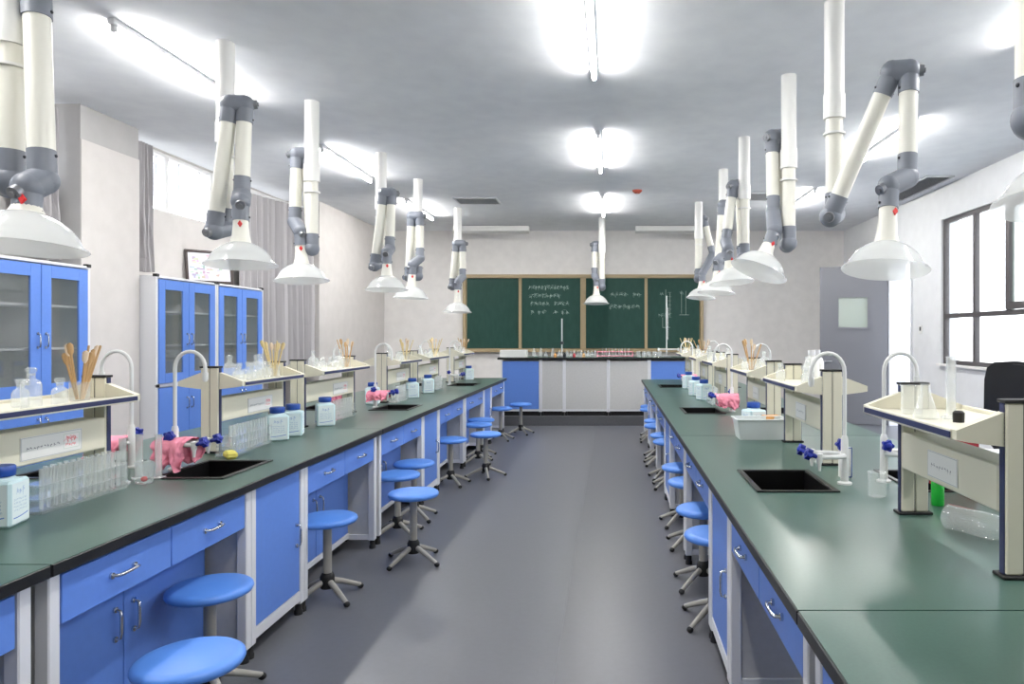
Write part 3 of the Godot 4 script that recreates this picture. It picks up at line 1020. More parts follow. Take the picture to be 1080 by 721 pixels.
func arms() -> void:
	var data := [
		["sixth from podium over the cabinet-side row", [Vector3(-2.634, 2.176, -3.070), Vector3(-2.755, 2.190, -3.210), Vector3(-2.702, 3.083, -3.210), Vector3(-2.518, 3.014, -3.070), Vector3(-2.449, 2.165, -3.020), Vector3(-2.460, 2.124, -2.960), Vector3(-2.460, 2.014, -2.950)]],
		["fifth from podium over the cabinet-side row", [Vector3(-2.723, 2.256, -4.950), Vector3(-2.746, 2.221, -4.850), Vector3(-2.635, 3.093, -4.850), Vector3(-2.552, 3.102, -4.880), Vector3(-2.561, 2.465, -4.860), Vector3(-2.505, 2.397, -4.740), Vector3(-2.494, 2.119, -4.720)]],
		["fourth from podium over the cabinet-side row", [Vector3(-2.648, 2.262, -6.200), Vector3(-2.707, 2.280, -6.340), Vector3(-2.750, 3.128, -6.340), Vector3(-2.826, 3.118, -6.300), Vector3(-2.834, 2.510, -6.280), Vector3(-2.739, 2.410, -6.180), Vector3(-2.722, 2.124, -6.160)]],
		["third from podium over the cabinet-side row", [Vector3(-2.611, 2.327, -7.950), Vector3(-2.645, 2.272, -7.830), Vector3(-2.539, 3.077, -7.830), Vector3(-2.461, 3.081, -7.850), Vector3(-2.476, 2.463, -7.830), Vector3(-2.466, 2.405, -7.700), Vector3(-2.460, 2.143, -7.680)]],
		["second from podium over the cabinet-side row", [Vector3(-2.564, 2.279, -9.300), Vector3(-2.655, 2.257, -9.180), Vector3(-2.609, 3.046, -9.150), Vector3(-2.498, 3.046, -9.150), Vector3(-2.490, 2.498, -9.120), Vector3(-2.571, 2.406, -9.060), Vector3(-2.580, 2.124, -9.050)]],
		["first from podium over the cabinet-side row", [Vector3(-2.496, 2.316, -11.400), Vector3(-2.561, 2.277, -11.280), Vector3(-2.495, 2.961, -11.260), Vector3(-2.389, 2.961, -11.260), Vector3(-2.385, 2.427, -11.240), Vector3(-2.439, 2.343, -11.140), Vector3(-2.442, 2.011, -11.120)]],
		["over the demonstration bench before the chalkboard", [Vector3(-0.166, 2.348, -12.300), Vector3(-0.168, 2.341, -12.440), Vector3(-0.219, 3.097, -12.440), Vector3(-0.302, 3.092, -12.400), Vector3(-0.301, 2.554, -12.380), Vector3(-0.266, 2.481, -12.300), Vector3(-0.266, 2.197, -12.280)]],
		["sixth from podium over the window-side row", [Vector3(1.380, 2.209, -2.300), Vector3(1.464, 2.242, -2.440), Vector3(1.540, 2.862, -2.440), Vector3(1.619, 2.851, -2.420), Vector3(1.593, 2.295, -2.420), Vector3(1.540, 2.249, -2.360), Vector3(1.524, 2.079, -2.340)]],
		["spread wide, fifth from podium over the window-side row", [Vector3(1.381, 2.247, -4.350), Vector3(1.317, 2.213, -4.220), Vector3(1.592, 2.990, -3.980), Vector3(1.673, 2.984, -3.950), Vector3(1.644, 2.375, -3.900), Vector3(1.524, 2.317, -3.850), Vector3(1.489, 1.998, -3.800)]],
		["fourth from podium over the window-side row", [Vector3(1.410, 2.231, -5.580), Vector3(1.430, 2.234, -5.720), Vector3(1.368, 3.108, -5.720), Vector3(1.293, 3.091, -5.660), Vector3(1.295, 2.480, -5.620), Vector3(1.290, 2.333, -5.550), Vector3(1.208, 2.134, -5.520)]],
		["third from podium over the window-side row", [Vector3(1.387, 2.322, -7.330), Vector3(1.391, 2.317, -7.460), Vector3(1.354, 3.084, -7.420), Vector3(1.271, 3.059, -7.350), Vector3(1.189, 2.467, -7.300), Vector3(1.200, 2.388, -7.220), Vector3(1.216, 2.181, -7.200)]],
		["second from podium over the window-side row", [Vector3(1.395, 2.316, -8.750), Vector3(1.305, 2.292, -8.620), Vector3(1.360, 3.092, -8.600), Vector3(1.444, 3.096, -8.620), Vector3(1.363, 2.467, -8.620), Vector3(1.286, 2.396, -8.500), Vector3(1.272, 2.153, -8.480)]],
		["first from podium over the window-side row", [Vector3(1.355, 2.399, -10.900), Vector3(1.355, 2.379, -11.020), Vector3(1.368, 3.318, -11.000), Vector3(1.435, 3.309, -10.950), Vector3(1.576, 2.752, -10.900), Vector3(1.401, 2.449, -10.800), Vector3(1.384, 2.214, -10.780)]],
	]
	var hood: ArrayMesh = hood_mesh()[0]
	var R := 0.056
	for d in data:
		var base := Vector3(d[1][0].x, CEIL, d[1][0].z)
		var t := thing("extraction_arm", "jointed fume extraction arm with white hood, %s" % d[0], "extraction arm", base, 0.0, "fume extraction arms")
		var p := []
		for q in d[1]: p.append(q - base)
		var down := Vector3.DOWN
		var y1: float = p[0].y
		var split := y1 + 0.62
		part(t, "upper_duct", rod(Vector3.ZERO, Vector3(0, split, 0), 0.060, 24), M.duct_white)
		var cg := Geo.new()
		cg.cyl(Vector3(0, split + 0.12, 0), Vector3(0, split - 0.03, 0), 0.066, 0.066, 24)
		part(t, "collar", cg, M.duct_white)
		var rg := Geo.new()
		rg.cyl(Vector3(0, split - 0.13, 0), Vector3(0, split - 0.118, 0), 0.068, 0.068, 24)
		part(t, "ring", rg, M.duct_white)
		part(t, "lower_duct", rod(Vector3(0, split, 0), Vector3(0, y1 + 0.1, 0), 0.052, 24), M.arm_cream)
		var dA: Vector3 = (p[2] - p[1]).normalized()
		var dB: Vector3 = (p[4] - p[3]).normalized()
		var dC: Vector3 = (p[6] - p[5]).normalized()
		elbow(t, p[0], down, p[1], dA, R)
		part(t, "arm_tube", rod(p[1] + dA * 0.1, p[2] - dA * 0.1, 0.050, 24), M.arm_cream)
		elbow(t, p[2], dA, p[3], dB, R)
		part(t, "arm_tube", rod(p[3] + dB * 0.1, p[4] - dB * 0.1, 0.050, 24), M.arm_cream)
		# lower joint, shorter below
		elbow(t, p[4], dB, p[5], dC, R * 0.95)
		var ng := Geo.new()
		var nl: float = p[5].distance_to(p[6])
		ng.lathe([Vector2(0, -0.05), Vector2(0.046, -0.05), Vector2(0.048, -nl * 0.6), Vector2(0.055, -nl * 0.85), Vector2(0.066, -nl - 0.004)], 24)
		var yb := -dC
		var xb := yb.cross(Vector3(0, 0, 1)).normalized()
		var nb := Basis(xb, yb, xb.cross(yb))
		var nk := part(t, "neck", ng, M.arm_cream, p[5], nb)
		var kg := Geo.new()
		kg.prism([Vector2(0, 0.022), Vector2(0.014, 0), Vector2(0, -0.022), Vector2(-0.014, 0)], 0.012)
		part(nk, "damper_knob", kg, M.knob_red, Vector3(0.02, -minf(nl * 0.6, 0.16), 0.048))
		part(t, "hood", hood, M.hood_plastic, p[6], nb)


# ------------------------------------------------------------------ stools
func stools() -> void:
	var t: Node3D = null
	var L := [[-1.36, 2.26], [-1.66, 2.90], [-1.62, 4.00], [-1.31, 4.64], [-1.60, 5.25], [-1.61, 5.72], [-1.61, 7.02], [-1.33, 7.41], [-1.56, 8.20], [-1.61, 8.66], [-1.58, 10.0], [-1.37, 10.6]]
	var Rr := [[0.545, 3.68], [0.55, 4.21], [0.565, 5.0], [0.56, 5.56], [0.57, 6.9], [0.565, 7.34], [0.54, 8.1], [0.56, 8.57], [0.56, 9.87], [0.585, 10.29]]
	var ord := ["first", "second", "third", "fourth", "fifth", "sixth", "seventh", "eighth", "ninth", "tenth", "eleventh", "twelfth"]
	for row in 2:
		var list: Array = L if row == 0 else Rr
		for i in list.size():
			var label := "round blue lab stool, %s from the podium along the %s" % [ord[list.size() - 1 - i], ROWNAME[row]]
			var p := Vector3(list[i][0], 0, -list[i][1])
			var free: bool = list[i][0] > -1.5 and list[i][0] < 0.0
			var rot := rng.randf() * PI / 2 if free else PI / 4 + rng.randf_range(-0.12, 0.12)
			if t == null:
				t = make_stool(label, p, rot)
			else:
				copy(t, label, p, rot)

func make_stool(label: String, p: Vector3, rot: float) -> Node3D:
	var t := thing("lab_stool", label, "stool", p, rot, "blue lab stools along the aisle")
	var g := Geo.new()
	g.lathe([Vector2(0, 0.425), Vector2(0.14, 0.427), Vector2(0.158, 0.434), Vector2(0.164, 0.446), Vector2(0.161, 0.458), Vector2(0.150, 0.466), Vector2(0.13, 0.470), Vector2(0, 0.474)], 40)
	part(t, "seat", g, M.stool_blue)
	g = Geo.new()
	g.lathe([Vector2(0, 0.06), Vector2(0.024, 0.06), Vector2(0.024, 0.42), Vector2(0.05, 0.425), Vector2(0, 0.4255)], 18)
	part(t, "column", g, M.stool_leg)
	g = Geo.new()
	g.lathe([Vector2(0, 0.06), Vector2(0.036, 0.06), Vector2(0.04, 0.09), Vector2(0.04, 0.125), Vector2(0.03, 0.145), Vector2(0.024, 0.147)], 18)
	part(t, "hub", g, M.black_rubber)
	for i in 4:
		var b := Basis(Vector3.UP, i * PI / 2)
		g = Geo.new()
		g.tube([b * Vector3(0.025, 0.10, 0), b * Vector3(0.09, 0.075, 0), b * Vector3(0.205, 0.022, 0)], [0.017, 0.016, 0.013], 10)
		var l := part(t, "leg", g, M.stool_leg)
		g = Geo.new()
		g.ball(b * Vector3(0.208, 0.016, 0), Vector3(0.018, 0.0158, 0.018), 10, 6)
		part(l, "rubber_tip", g, M.black_rubber)
	return t


# ------------------------------------------------------------------ reagent racks
const RACK_T := [[[0.08, 1.05], [1.93, 2.71]], [[0.235, 0.925], [1.90, 2.67]]]
const RACK_A := [0.04, 0.0]
var shelf_y := TOP + 0.392

func rack_name(row: int, k: int, j: int) -> String:
	return "%s end, %s" % ["rear" if j == 0 else "podium", bench(row, k)]

func racks() -> void:
	for row in 2:
		for k in 4:
			for j in 2:
				if k == 0 and j == 0: continue
				var e: Array = RACK_T[row][j]
				var L: float = e[1] - e[0]
				var t := thing("reagent_rack", "cream two-post reagent rack, " + rack_name(row, k, j), "rack", at(row, k, RACK_A[row], (e[0] + e[1]) / 2), turn(row), "cream reagent racks on the benches")
				for sz in [-1, 1]:
					var g := Geo.new()
					g.box(Vector3(-0.0255, 0.245, 0), Vector3(0.047, 0.47, 0.04), 0.004)
					g.box(Vector3(0.0255, 0.245, 0), Vector3(0.047, 0.47, 0.04), 0.004)
					var p := part(t, "post", g, M.cream, Vector3(0, 0, sz * L / 2))
					part(p, "groove", bx(Vector3(0, 0.245, 0), Vector3(0.006, 0.468, 0.032)), M.cream_groove)
					for sx in [-1, 1]: part(p, "edge_strip", bx(Vector3(sx * 0.0505, 0.245, 0), Vector3(0.004, 0.468, 0.022)), M.navy_strip)
					part(p, "top_cap", bx(Vector3(0, 0.485, 0), Vector3(0.108, 0.01, 0.046), 0.002), M.black_rubber)
					part(p, "base_plate", bx(Vector3(0, 0.005, 0), Vector3(0.125, 0.01, 0.06), 0.002), M.black_rubber)
					for sx in [-1, 1]:
						var bg := Geo.new()
						bg.prism([Vector2(sx * 0.05, 0.455), Vector2(sx * 0.05, 0.360), Vector2(sx * 0.15, 0.372), Vector2(sx * 0.182, 0.378), Vector2(sx * 0.182, 0.405)], 0.03)
						part(p, "bracket", bg, M.cream, Vector3(0, 0, -sz * 0.004))
				var s := part(t, "shelf", bx(Vector3(0, 0.384, 0), Vector3(0.362, 0.016, L - 0.046)), M.cream)
				for sx in [-1, 1]:
					var lip := part(t, "shelf_lip", bx(Vector3(sx * 0.180, 0.390, 0), Vector3(0.014, 0.032, L - 0.03), 0.003), M.cream)
					part(lip, "edge_strip", bx(Vector3(sx * 0.1875, 0.390, 0), Vector3(0.003, 0.018, L - 0.03)), M.navy_strip)
				part(t, "service_rail", bx(Vector3(0, 0.240, 0), Vector3(0.104, 0.135, L - 0.04), 0.006), M.cream)
				var red := row == 0
				var q := QuadMesh.new()
				q.size = Vector2(0.30 if red else 0.2, 0.085)
				var lz := (-0.17 if j == 0 else -0.06) if red else 0.0
				part(t, "label_plate", bx(Vector3(0.0535, 0.235, lz), Vector3(0.003, 0.088, 0.304 if red else 0.204)), M.carton_white)
				part(t, "label_print", q, M.label_red if red else M.label_plain, Vector3(0.0556, 0.235, lz), Basis(Vector3.UP, PI / 2))


# ------------------------------------------------------------------ taps
func taps() -> void:
	# one tap prototype; +x is where it pours
	var t: Node3D = null
	for row in 2:
		for k in range(1, 4):
			for side in 2:
				var label := "white gooseneck lab tap over the %s sink, %s" % ["aisle-side" if side == 0 else "outer", bench(row, k)]
				var p := at(row, k, (0.14 if row == 0 else 0.085) if side == 0 else -0.11, 1.44 if side == 0 else 1.49)
				var rot := turn(row) + (0.0 if side == 0 else PI)
				if t == null: t = make_tap(label, p, rot)
				else: copy(t, label, p, rot)

func make_tap(label: String, p: Vector3, rot: float) -> Node3D:
	var t := thing("lab_tap", label, "tap", p, rot, "white gooseneck lab taps")
	var g := Geo.new()
	g.lathe([Vector2(0, 0), Vector2(0.032, 0), Vector2(0.032, 0.008), Vector2(0.018, 0.014), Vector2(0.016, 0.20), Vector2(0.012, 0.215), Vector2(0, 0.216)], 16)
	part(t, "column", g, M.tap_white)
	var pts := [Vector3(0, 0.2, 0), Vector3(0, 0.5, 0)]
	for i in range(1, 13):
		var a := PI * i / 12.0
		pts.append(Vector3(0.075 - 0.075 * cos(a), 0.5 + 0.085 * sin(a), 0))
	pts.append(Vector3(0.15, 0.47, 0))
	g = Geo.new()
	g.tube(pts, 0.009, 12)
	part(t, "gooseneck", g, M.tap_white)
	g = Geo.new()
	g.lathe([Vector2(0, 0.0), Vector2(0.008, 0.0), Vector2(0.013, 0.012), Vector2(0.013, 0.045), Vector2(0, 0.045)], 12)
	part(t, "spout", g, M.tap_white, Vector3(0.15, 0.435, 0))
	var hm := star_handle()
	part(t, "valve_handle", hm, M.tap_blue, Vector3(0, 0.17, 0.034), Basis(Vector3.RIGHT, PI / 2))
	for s in [-1, 1]:
		g = Geo.new()
		g.tube([Vector3(0, 0.125, 0), Vector3(0.015, 0.13, s * 0.03), Vector3(0.05, 0.13, s * 0.055), Vector3(0.11, 0.13, s * 0.06), Vector3(0.135, 0.13, s * 0.06)], 0.011, 10)
		var a := part(t, "side_arm", g, M.tap_white)
		g = Geo.new()
		g.lathe([Vector2(0, 0), Vector2(0.006, 0), Vector2(0.009, 0.03), Vector2(0.013, 0.04), Vector2(0.015, 0.075), Vector2(0, 0.08)], 10)
		part(a, "nozzle", g, M.tap_white, Vector3(0.13, 0.07, s * 0.06))
		part(t, "valve_handle", hm, M.tap_blue, Vector3(0.168, 0.142, s * 0.06), Basis(Vector3.BACK, -PI / 2.6))
	return t

func star_handle() -> ArrayMesh:
	var g := Geo.new()
	g.cyl(Vector3(0, -0.028, 0), Vector3(0, 0.0, 0), 0.009, 0.012, 10)
	var poly := []
	for i in 30:
		var a := TAU * i / 30
		var r := 0.0235 + 0.004 * cos(a * 5)
		poly.append(Vector2(cos(a) * r, sin(a) * r))
	g.prism(poly, 0.022, Vector3(0, 0.011, 0), Basis(Vector3.RIGHT, PI / 2))
	g.ball(Vector3(0, 0.022, 0), Vector3(0.016, 0.007, 0.016), 12, 6)
	return g.mesh()


# ------------------------------------------------------------------ things on the benches
var protos := {}

func flask_mesh(kind: String) -> Geo:
	var g := Geo.new()
	match kind:
		"bottle": g.lathe([Vector2(0, 0), Vector2(0.026, 0), Vector2(0.028, 0.004), Vector2(0.028, 0.052), Vector2(0.022, 0.064), Vector2(0.012, 0.07), Vector2(0.012, 0.082), Vector2(0.015, 0.085)], 16)
		"tall_bottle": g.lathe([Vector2(0, 0), Vector2(0.03, 0), Vector2(0.032, 0.004), Vector2(0.032, 0.09), Vector2(0.026, 0.105), Vector2(0.013, 0.112), Vector2(0.013, 0.13), Vector2(0.016, 0.133)], 16)
		"beaker": g.lathe([Vector2(0, 0), Vector2(0.032, 0), Vector2(0.036, 0.005), Vector2(0.036, 0.095), Vector2(0.040, 0.1)], 20)
		"conical": g.lathe([Vector2(0, 0), Vector2(0.04, 0), Vector2(0.042, 0.006), Vector2(0.016, 0.085), Vector2(0.015, 0.11), Vector2(0.018, 0.113)], 20)
		"cylinder": g.lathe([Vector2(0, 0), Vector2(0.032, 0), Vector2(0.032, 0.006), Vector2(0.015, 0.012), Vector2(0.015, 0.2), Vector2(0.018, 0.204)], 16)
		"tube": g.lathe([Vector2(0, 0), Vector2(0.006, 0.002), Vector2(0.0085, 0.008), Vector2(0.0085, 0.15), Vector2(0.0105, 0.153)], 10)
	return g

func glassware(kind: String, called: String, label: String, category: String, p: Vector3, group: String, stopper := true) -> Node3D:
	if not protos.has(kind):
		var t := thing(called, label, category, p, 0.0, group)
		part(t, "glass_body", flask_mesh(kind), M.tube_glass if kind == "tube" or kind == "cylinder" else M.clear_glass)
		if kind == "bottle" or kind == "tall_bottle":
			var y := 0.076 if kind == "bottle" else 0.124
			var g := Geo.new()
			g.lathe([Vector2(0, y), Vector2(0.011, y), Vector2(0.012, y + 0.012), Vector2(0.017, y + 0.016), Vector2(0.018, y + 0.026), Vector2(0.012, y + 0.03), Vector2(0, y + 0.03)], 14)
			part(t, "stopper", g, M.acrylic)
		protos[kind] = t
		return t
	return copy(protos[kind], label, p, rng.randf() * 6.0, group)

func reagent_bottle(label: String, p: Vector3, rot: float) -> void:
	var kind := "square"
	if protos.has(kind):
		copy(protos[kind], label, p, rot)
		return
	var t := thing("square_bottle", label, "bottle", p, rot, "square white bottles with blue caps")
	var g := Geo.new()
	g.box(Vector3(0, 0.08, 0), Vector3(0.125, 0.16, 0.125), 0.009)
	g.lathe([Vector2(0.055, 0.158), Vector2(0.036, 0.172), Vector2(0.036, 0.185)], 18)
	part(t, "body", g, M.bottle_white)
	g = Geo.new()
	g.lathe([Vector2(0.042, 0.172), Vector2(0.045, 0.175), Vector2(0.045, 0.204), Vector2(0.041, 0.209), Vector2(0, 0.21)], 20)
	part(t, "cap", g, M.cap_blue)
	var q := QuadMesh.new()
	q.size = Vector2(0.105, 0.14)
	for s in 4: part(t, "label", q, M.bottle_print, Basis(Vector3.UP, s * PI / 2) * Vector3(0, 0.08, 0.0631), Basis(Vector3.UP, s * PI / 2))
	protos[kind] = t

func tube_rack(label: String, p: Vector3, rot: float, n: int, tubes: int, where: String) -> void:
	var L := n * 0.034 + 0.03
	var t := thing("test_tube_rack", label, "test tube rack", p, rot, "clear test tube racks")
	for y in [0.006, 0.055, 0.105]: part(t, "plate", bx(Vector3(0, y, 0), Vector3(0.085, 0.006 if y > 0.01 else 0.012, L), 0.001), M.acrylic)
	for s in [-1, 1]: part(t, "end_panel", bx(Vector3(0, 0.056, s * (L / 2 - 0.004)), Vector3(0.085, 0.112, 0.008), 0.001), M.acrylic)
	for i in tubes:
		var z := -L / 2 + 0.03 + 0.034 * (i % n)
		var x := 0.02 if i < n else -0.02
		var q := p + Basis(Vector3.UP, rot) * Vector3(x, 0.012, z)
		glassware("tube", "test_tube", "glass test tube standing in the rack, %s" % where, "test tube", q, "test tubes in rack, " + where)

func brush_bundle(where: String, p: Vector3, mt: Material, n := 7) -> void:
	var g := Geo.new()
	g.lathe([Vector2(0, 0), Vector2(0.034, 0), Vector2(0.036, 0.004), Vector2(0.036, 0.075), Vector2(0.038, 0.078)], 18)
	single("jar", g, M.clear_glass, "glass jar of brushes on the shelf, " + where, "jar", p, 0.0, "brush jars on the shelves")
	for i in n:
		var a := TAU * i / n + rng.randf()
		var lean := 0.05 + 0.06 * rng.randf()
		var foot := Vector3(cos(a) * 0.012, 0.006, sin(a) * 0.012)
		var top := Vector3(cos(a) * lean, 0.19 + 0.05 * rng.randf(), sin(a) * lean)
		# keep the stick inside the jar mouth
		var t := thing("tube_brush", "wooden-handled brush standing in the jar, %s" % where, "brush", p, 0.0, "brushes in jar, " + where)
		var k := Geo.new()
		k.tube([foot, top], 0.0045, 8)
		part(t, "handle", k, mt)
		k = Geo.new()
		var d := (top - foot).normalized()
		if i % 3 != 0:
			k.tube([top - d * 0.05, top - d * 0.035, top - d * 0.005, top + d * 0.004], [0.004, 0.011, 0.012, 0.004], 10)
			part(t, "bristles", k, M.bristle if i % 2 else mt)

func cloth(label: String, row: int, p: Vector3, s: Vector3, sd: int) -> void:
	# a cloth thrown over the two side arms of a tap: s.x wide along the arms, s.y drop, s.z half the span
	var f := FastNoiseLite.new()
	f.seed = sd
	f.frequency = 1.0
	f.fractal_octaves = 2
	var nu := 36
	var nv := 40
	var P := func(i: int, j: int, off: float) -> Vector3:
		var u := float(i) / nu
		var v := 2.0 * j / nv - 1.0
		var av := absf(v)
		var hang: float = s.y * (1.0 + 0.35 * f.get_noise_2d(u * 2.2, signf(v) * 3.0))
		var topw: float = s.z
		var y: float
		var z: float
		var pr := 0.36
		if av < pr:
			z = v / pr * topw
			y = 0.012 * cos(v / pr * PI / 2) + 0.006 * f.get_noise_2d(u * 3.0, v * 3.0)
		else:
			var q := (av - pr) / (1.0 - pr)
			z = signf(v) * (topw + 0.018 * sin(minf(q * 3.0, 1.0) * PI / 2))
			y = -hang * q
			z += q * 0.02 * sin(u * TAU * 2.4 + sd + f.get_noise_2d(u * 3.0, q * 2.0) * 2.5) + 0.005 * f.get_noise_2d(u * 4.0, q * 3.0)
		var x: float = (u - 0.5) * s.x * (1.0 - 0.22 * maxf(0.0, (av - pr))) + 0.01 * f.get_noise_2d(av * 2.0, u * 2.0 + 7.0)
		return Vector3(x, y + off, z + signf(v) * off)
	var g := Geo.new()
	for off in [0.0, 0.0035]:
		var nn := []
		for i in nu + 1:
			var rowv := []
			for j in nv + 1:
				var du: Vector3 = P.call(mini(i + 1, nu), j, off) - P.call(maxi(i - 1, 0), j, off)
				var dv: Vector3 = P.call(i, mini(j + 1, nv), off) - P.call(i, maxi(j - 1, 0), off)
				var m := dv.cross(du).normalized()
				rowv.append(m if off > 0.0 else -m)
			nn.append(rowv)
		for i in nu:
			for j in nv:
				var q := [P.call(i, j, off), P.call(i + 1, j, off), P.call(i + 1, j + 1, off), P.call(i, j + 1, off)]
				g.tri(q[0], q[1], q[2], nn[i][j], nn[i + 1][j], nn[i + 1][j + 1])
				g.tri(q[0], q[2], q[3], nn[i][j], nn[i + 1][j + 1], nn[i][j + 1])
	single("cloth", g, M.cloth_pink, label, "cloth", p, turn(row), "pink cleaning cloths on taps")

func shelf_row(row: int, k: int, j: int, bottles: int, bundle: int, lo := 0.08, hi := 0.92) -> void:
	# glass bottles along the shelf and a jar of brushes; bundle 0 none, 1 brown, 2 pale
	var e: Array = RACK_T[row][j]
	var L: float = e[1] - e[0]
	var where := rack_name(row, k, j)
	for i in bottles:
		var u := lerpf(lo, hi - (0.2 if bundle else 0.0), (i + 0.5) / bottles)
		var a: float = RACK_A[row] + (0.10 if i % 2 == 0 else 0.01) + rng.randf_range(-0.02, 0.02)
		var kind := "tall_bottle" if i % 3 == 1 else "bottle"
		glassware(kind, "glass_bottle", "%s stoppered glass bottle on rack shelf, %s" % ["larger" if kind == "tall_bottle" else "small", where], "bottle", at(row, k, a, e[0] + L * u, shelf_y), "glass bottles on rack shelf, " + where)
	if bundle:
		brush_bundle(where, at(row, k, 0.04 + RACK_A[row], e[0] + L * (hi - 0.08), shelf_y), M.wood_stick if bundle == 1 else M.wood_pale, 11 if k == 1 else 7)

func dressing() -> void:
	# shelves
	shelf_row(0, 1, 0, 7, 1)
	shelf_row(0, 1, 1, 8, 2)
	shelf_row(0, 2, 0, 6, 1)
	shelf_row(0, 2, 1, 4, 2)
	shelf_row(0, 3, 0, 4, 2)
	shelf_row(0, 3, 1, 4, 1)
	shelf_row(1, 1, 1, 3, 0)
	shelf_row(1, 2, 0, 3, 1)
	shelf_row(1, 2, 1, 5, 0)
	shelf_row(1, 3, 0, 5, 1)
	shelf_row(1, 3, 1, 4, 2)
	# rack shelf at the window side, close to the camera
	var w := "shelf of the rack beside the black chair"
	glassware("conical", "conical_flask", "small conical flask on the " + w, "flask", at(1, 1, 0.09, 0.62, shelf_y), "")
	glassware("beaker", "beaker", "low glass beaker on the " + w, "beaker", at(1, 1, 0.08, 0.75, shelf_y), "")
	glassware("cylinder", "measuring_cylinder", "tall glass measuring cylinder on the " + w, "cylinder", at(1, 1, 0.015, 0.60, shelf_y), "")
	var g := Geo.new()
	g.lathe([Vector2(0, 0), Vector2(0.017, 0), Vector2(0.018, 0.03), Vector2(0.012, 0.036), Vector2(0, 0.037)], 14)
	single("rubber_stopper", g, M.black_rubber, "small dark rubber stopper on the " + w, "stopper", at(1, 1, 0.035, 0.51, shelf_y))
	single("wood_block", bx(Vector3(0, 0.006, 0), Vector3(0.03, 0.012, 0.09), 0.002), M.wood_stick, "flat brown wooden strip on the " + w, "wood strip", at(1, 1, 0.0, 0.40, shelf_y), 0.9)
	# square bottles
	reagent_bottle("square white bottle with blue cap before the test tube rack, third bench, cabinet side", at(0, 1, 0.16, 0.42), 0.25)
	reagent_bottle("square white blue-capped bottle, podium end of third bench from podium, cabinet side", at(0, 1, 0.18, 2.42), 0.55)
	reagent_bottle("square white blue-capped bottle behind another, podium end of third bench, cabinet side", at(0, 1, 0.19, 2.62), 0.3)
	reagent_bottle("square white blue-capped bottle, rear end of second bench, cabinet side", at(0, 2, 0.19, 0.19), 0.5)
	reagent_bottle("square white blue-capped bottle by the pink cloth, second bench, cabinet side", at(0, 2, 0.0, 1.78), 0.2)
	reagent_bottle("square white blue-capped bottle, podium end of second bench, cabinet side", at(0, 2, 0.19, 2.46), 0.4)
	reagent_bottle("square white blue-capped bottle, rear end of first bench, cabinet side", at(0, 3, 0.19, 0.14), 0.4)
	reagent_bottle("square white blue-capped bottle, podium end of first bench, cabinet side", at(0, 3, 0.18, 2.5), 0.4)
	reagent_bottle("square white blue-capped bottle behind the white plastic bin", at(1, 2, 0.16, 0.13), 0.4)
	reagent_bottle("square white blue-capped bottle, podium end of second bench, window side", at(1, 2, 0.18, 2.55), 0.4)
	reagent_bottle("square white blue-capped bottle, rear end of first bench, window side", at(1, 3, 0.2, 0.12), 0.3)
	reagent_bottle("square white blue-capped bottle beside the tap of first bench, window side", at(1, 3, 0.17, 1.12), 0.3)
	# test tube racks
	tube_rack("long clear test tube rack full of tubes, third bench, cabinet side", at(0, 1, 0.15, 0.79), 0.0, 13, 24, "third bench")
	tube_rack("clear test tube rack beyond the tap of third bench, cabinet side", at(0, 1, 0.17, 2.05), 0.05, 14, 14, "third bench beyond the tap")
	tube_rack("clear test tube rack at rear end of second bench, cabinet side", at(0, 2, 0.16, 0.55), 0.0, 12, 12, "second bench")
	tube_rack("clear test tube rack at podium end of second bench, cabinet side", at(0, 2, 0.17, 2.05), 0.0, 10, 10, "second bench beyond the tap")
	tube_rack("clear test tube rack at rear end of first bench, cabinet side", at(0, 3, 0.17, 0.6), 0.0, 10, 10, "first bench")
	tube_rack("clear test tube rack on second bench, window side", at(1, 2, 0.15, 2.1), 0.0, 8, 8, "window-side second bench")
	# beakers
	var b := glassware("beaker", "beaker", "glass beaker beside test tube rack, third bench, cabinet side", "beaker", at(0, 1, 0.20, 1.12), "")
	single("red_stopper", ball_geo(Vector3(0.014, 0.012, 0.014)), M.knob_red, "small red stopper in the beaker by the test tube rack", "stopper", at(0, 1, 0.20, 1.12) + Vector3(0, 0.018, 0))
	for q in [[0.20, 1.22], [0.11, 1.22], [0.11, 1.11]]:
		glassware("cylinder", "measuring_cylinder", "slim glass measuring cylinder beside beaker, third bench, cabinet side", "cylinder", at(0, 1, q[0], q[1]), "measuring cylinders beside the beaker")
	glassware("beaker", "beaker", "empty glass beaker beside the tap of third bench, window side", "beaker", at(1, 1, 0.03, 1.20), "")
	# carton, bin, box, books, sponge
	var c := thing("small_carton", "narrow white carton with blue edges behind the tap, window side", "carton", at(1, 1, 0.03, 1.60), 0.2)
	part(c, "box", bx(Vector3(0, 0.07, 0), Vector3(0.05, 0.14, 0.035), 0.001), M.carton_white)
	g = Geo.new()
	for sx in [-1, 1]: g.box(Vector3(sx * 0.0235, 0.07, 0.0178), Vector3(0.004, 0.14, 0.001))
	for y in [0.002, 0.138]: g.box(Vector3(0, y, 0.0178), Vector3(0.05, 0.004, 0.001))
	part(c, "printed_edge", g, M.cap_blue)
	bin(at(1, 1, 0.17, 2.84))
	single("orange_carton", bx(Vector3(0, 0.065, 0), Vector3(0.11, 0.13, 0.09), 0.002), M.carton_orange, "small orange-brown carton behind the white plastic bin", "carton", at(1, 2, 0.06, 0.03), 0.2)
	single("small_carton", bx(Vector3(0, 0.03, 0), Vector3(0.05, 0.06, 0.05), 0.002), M.carton_orange, "tiny orange carton under the rack rail, third bench, window side", "carton", at(1, 1, -0.09, 2.15), 0.4)
	sponge()
	green_bottle()
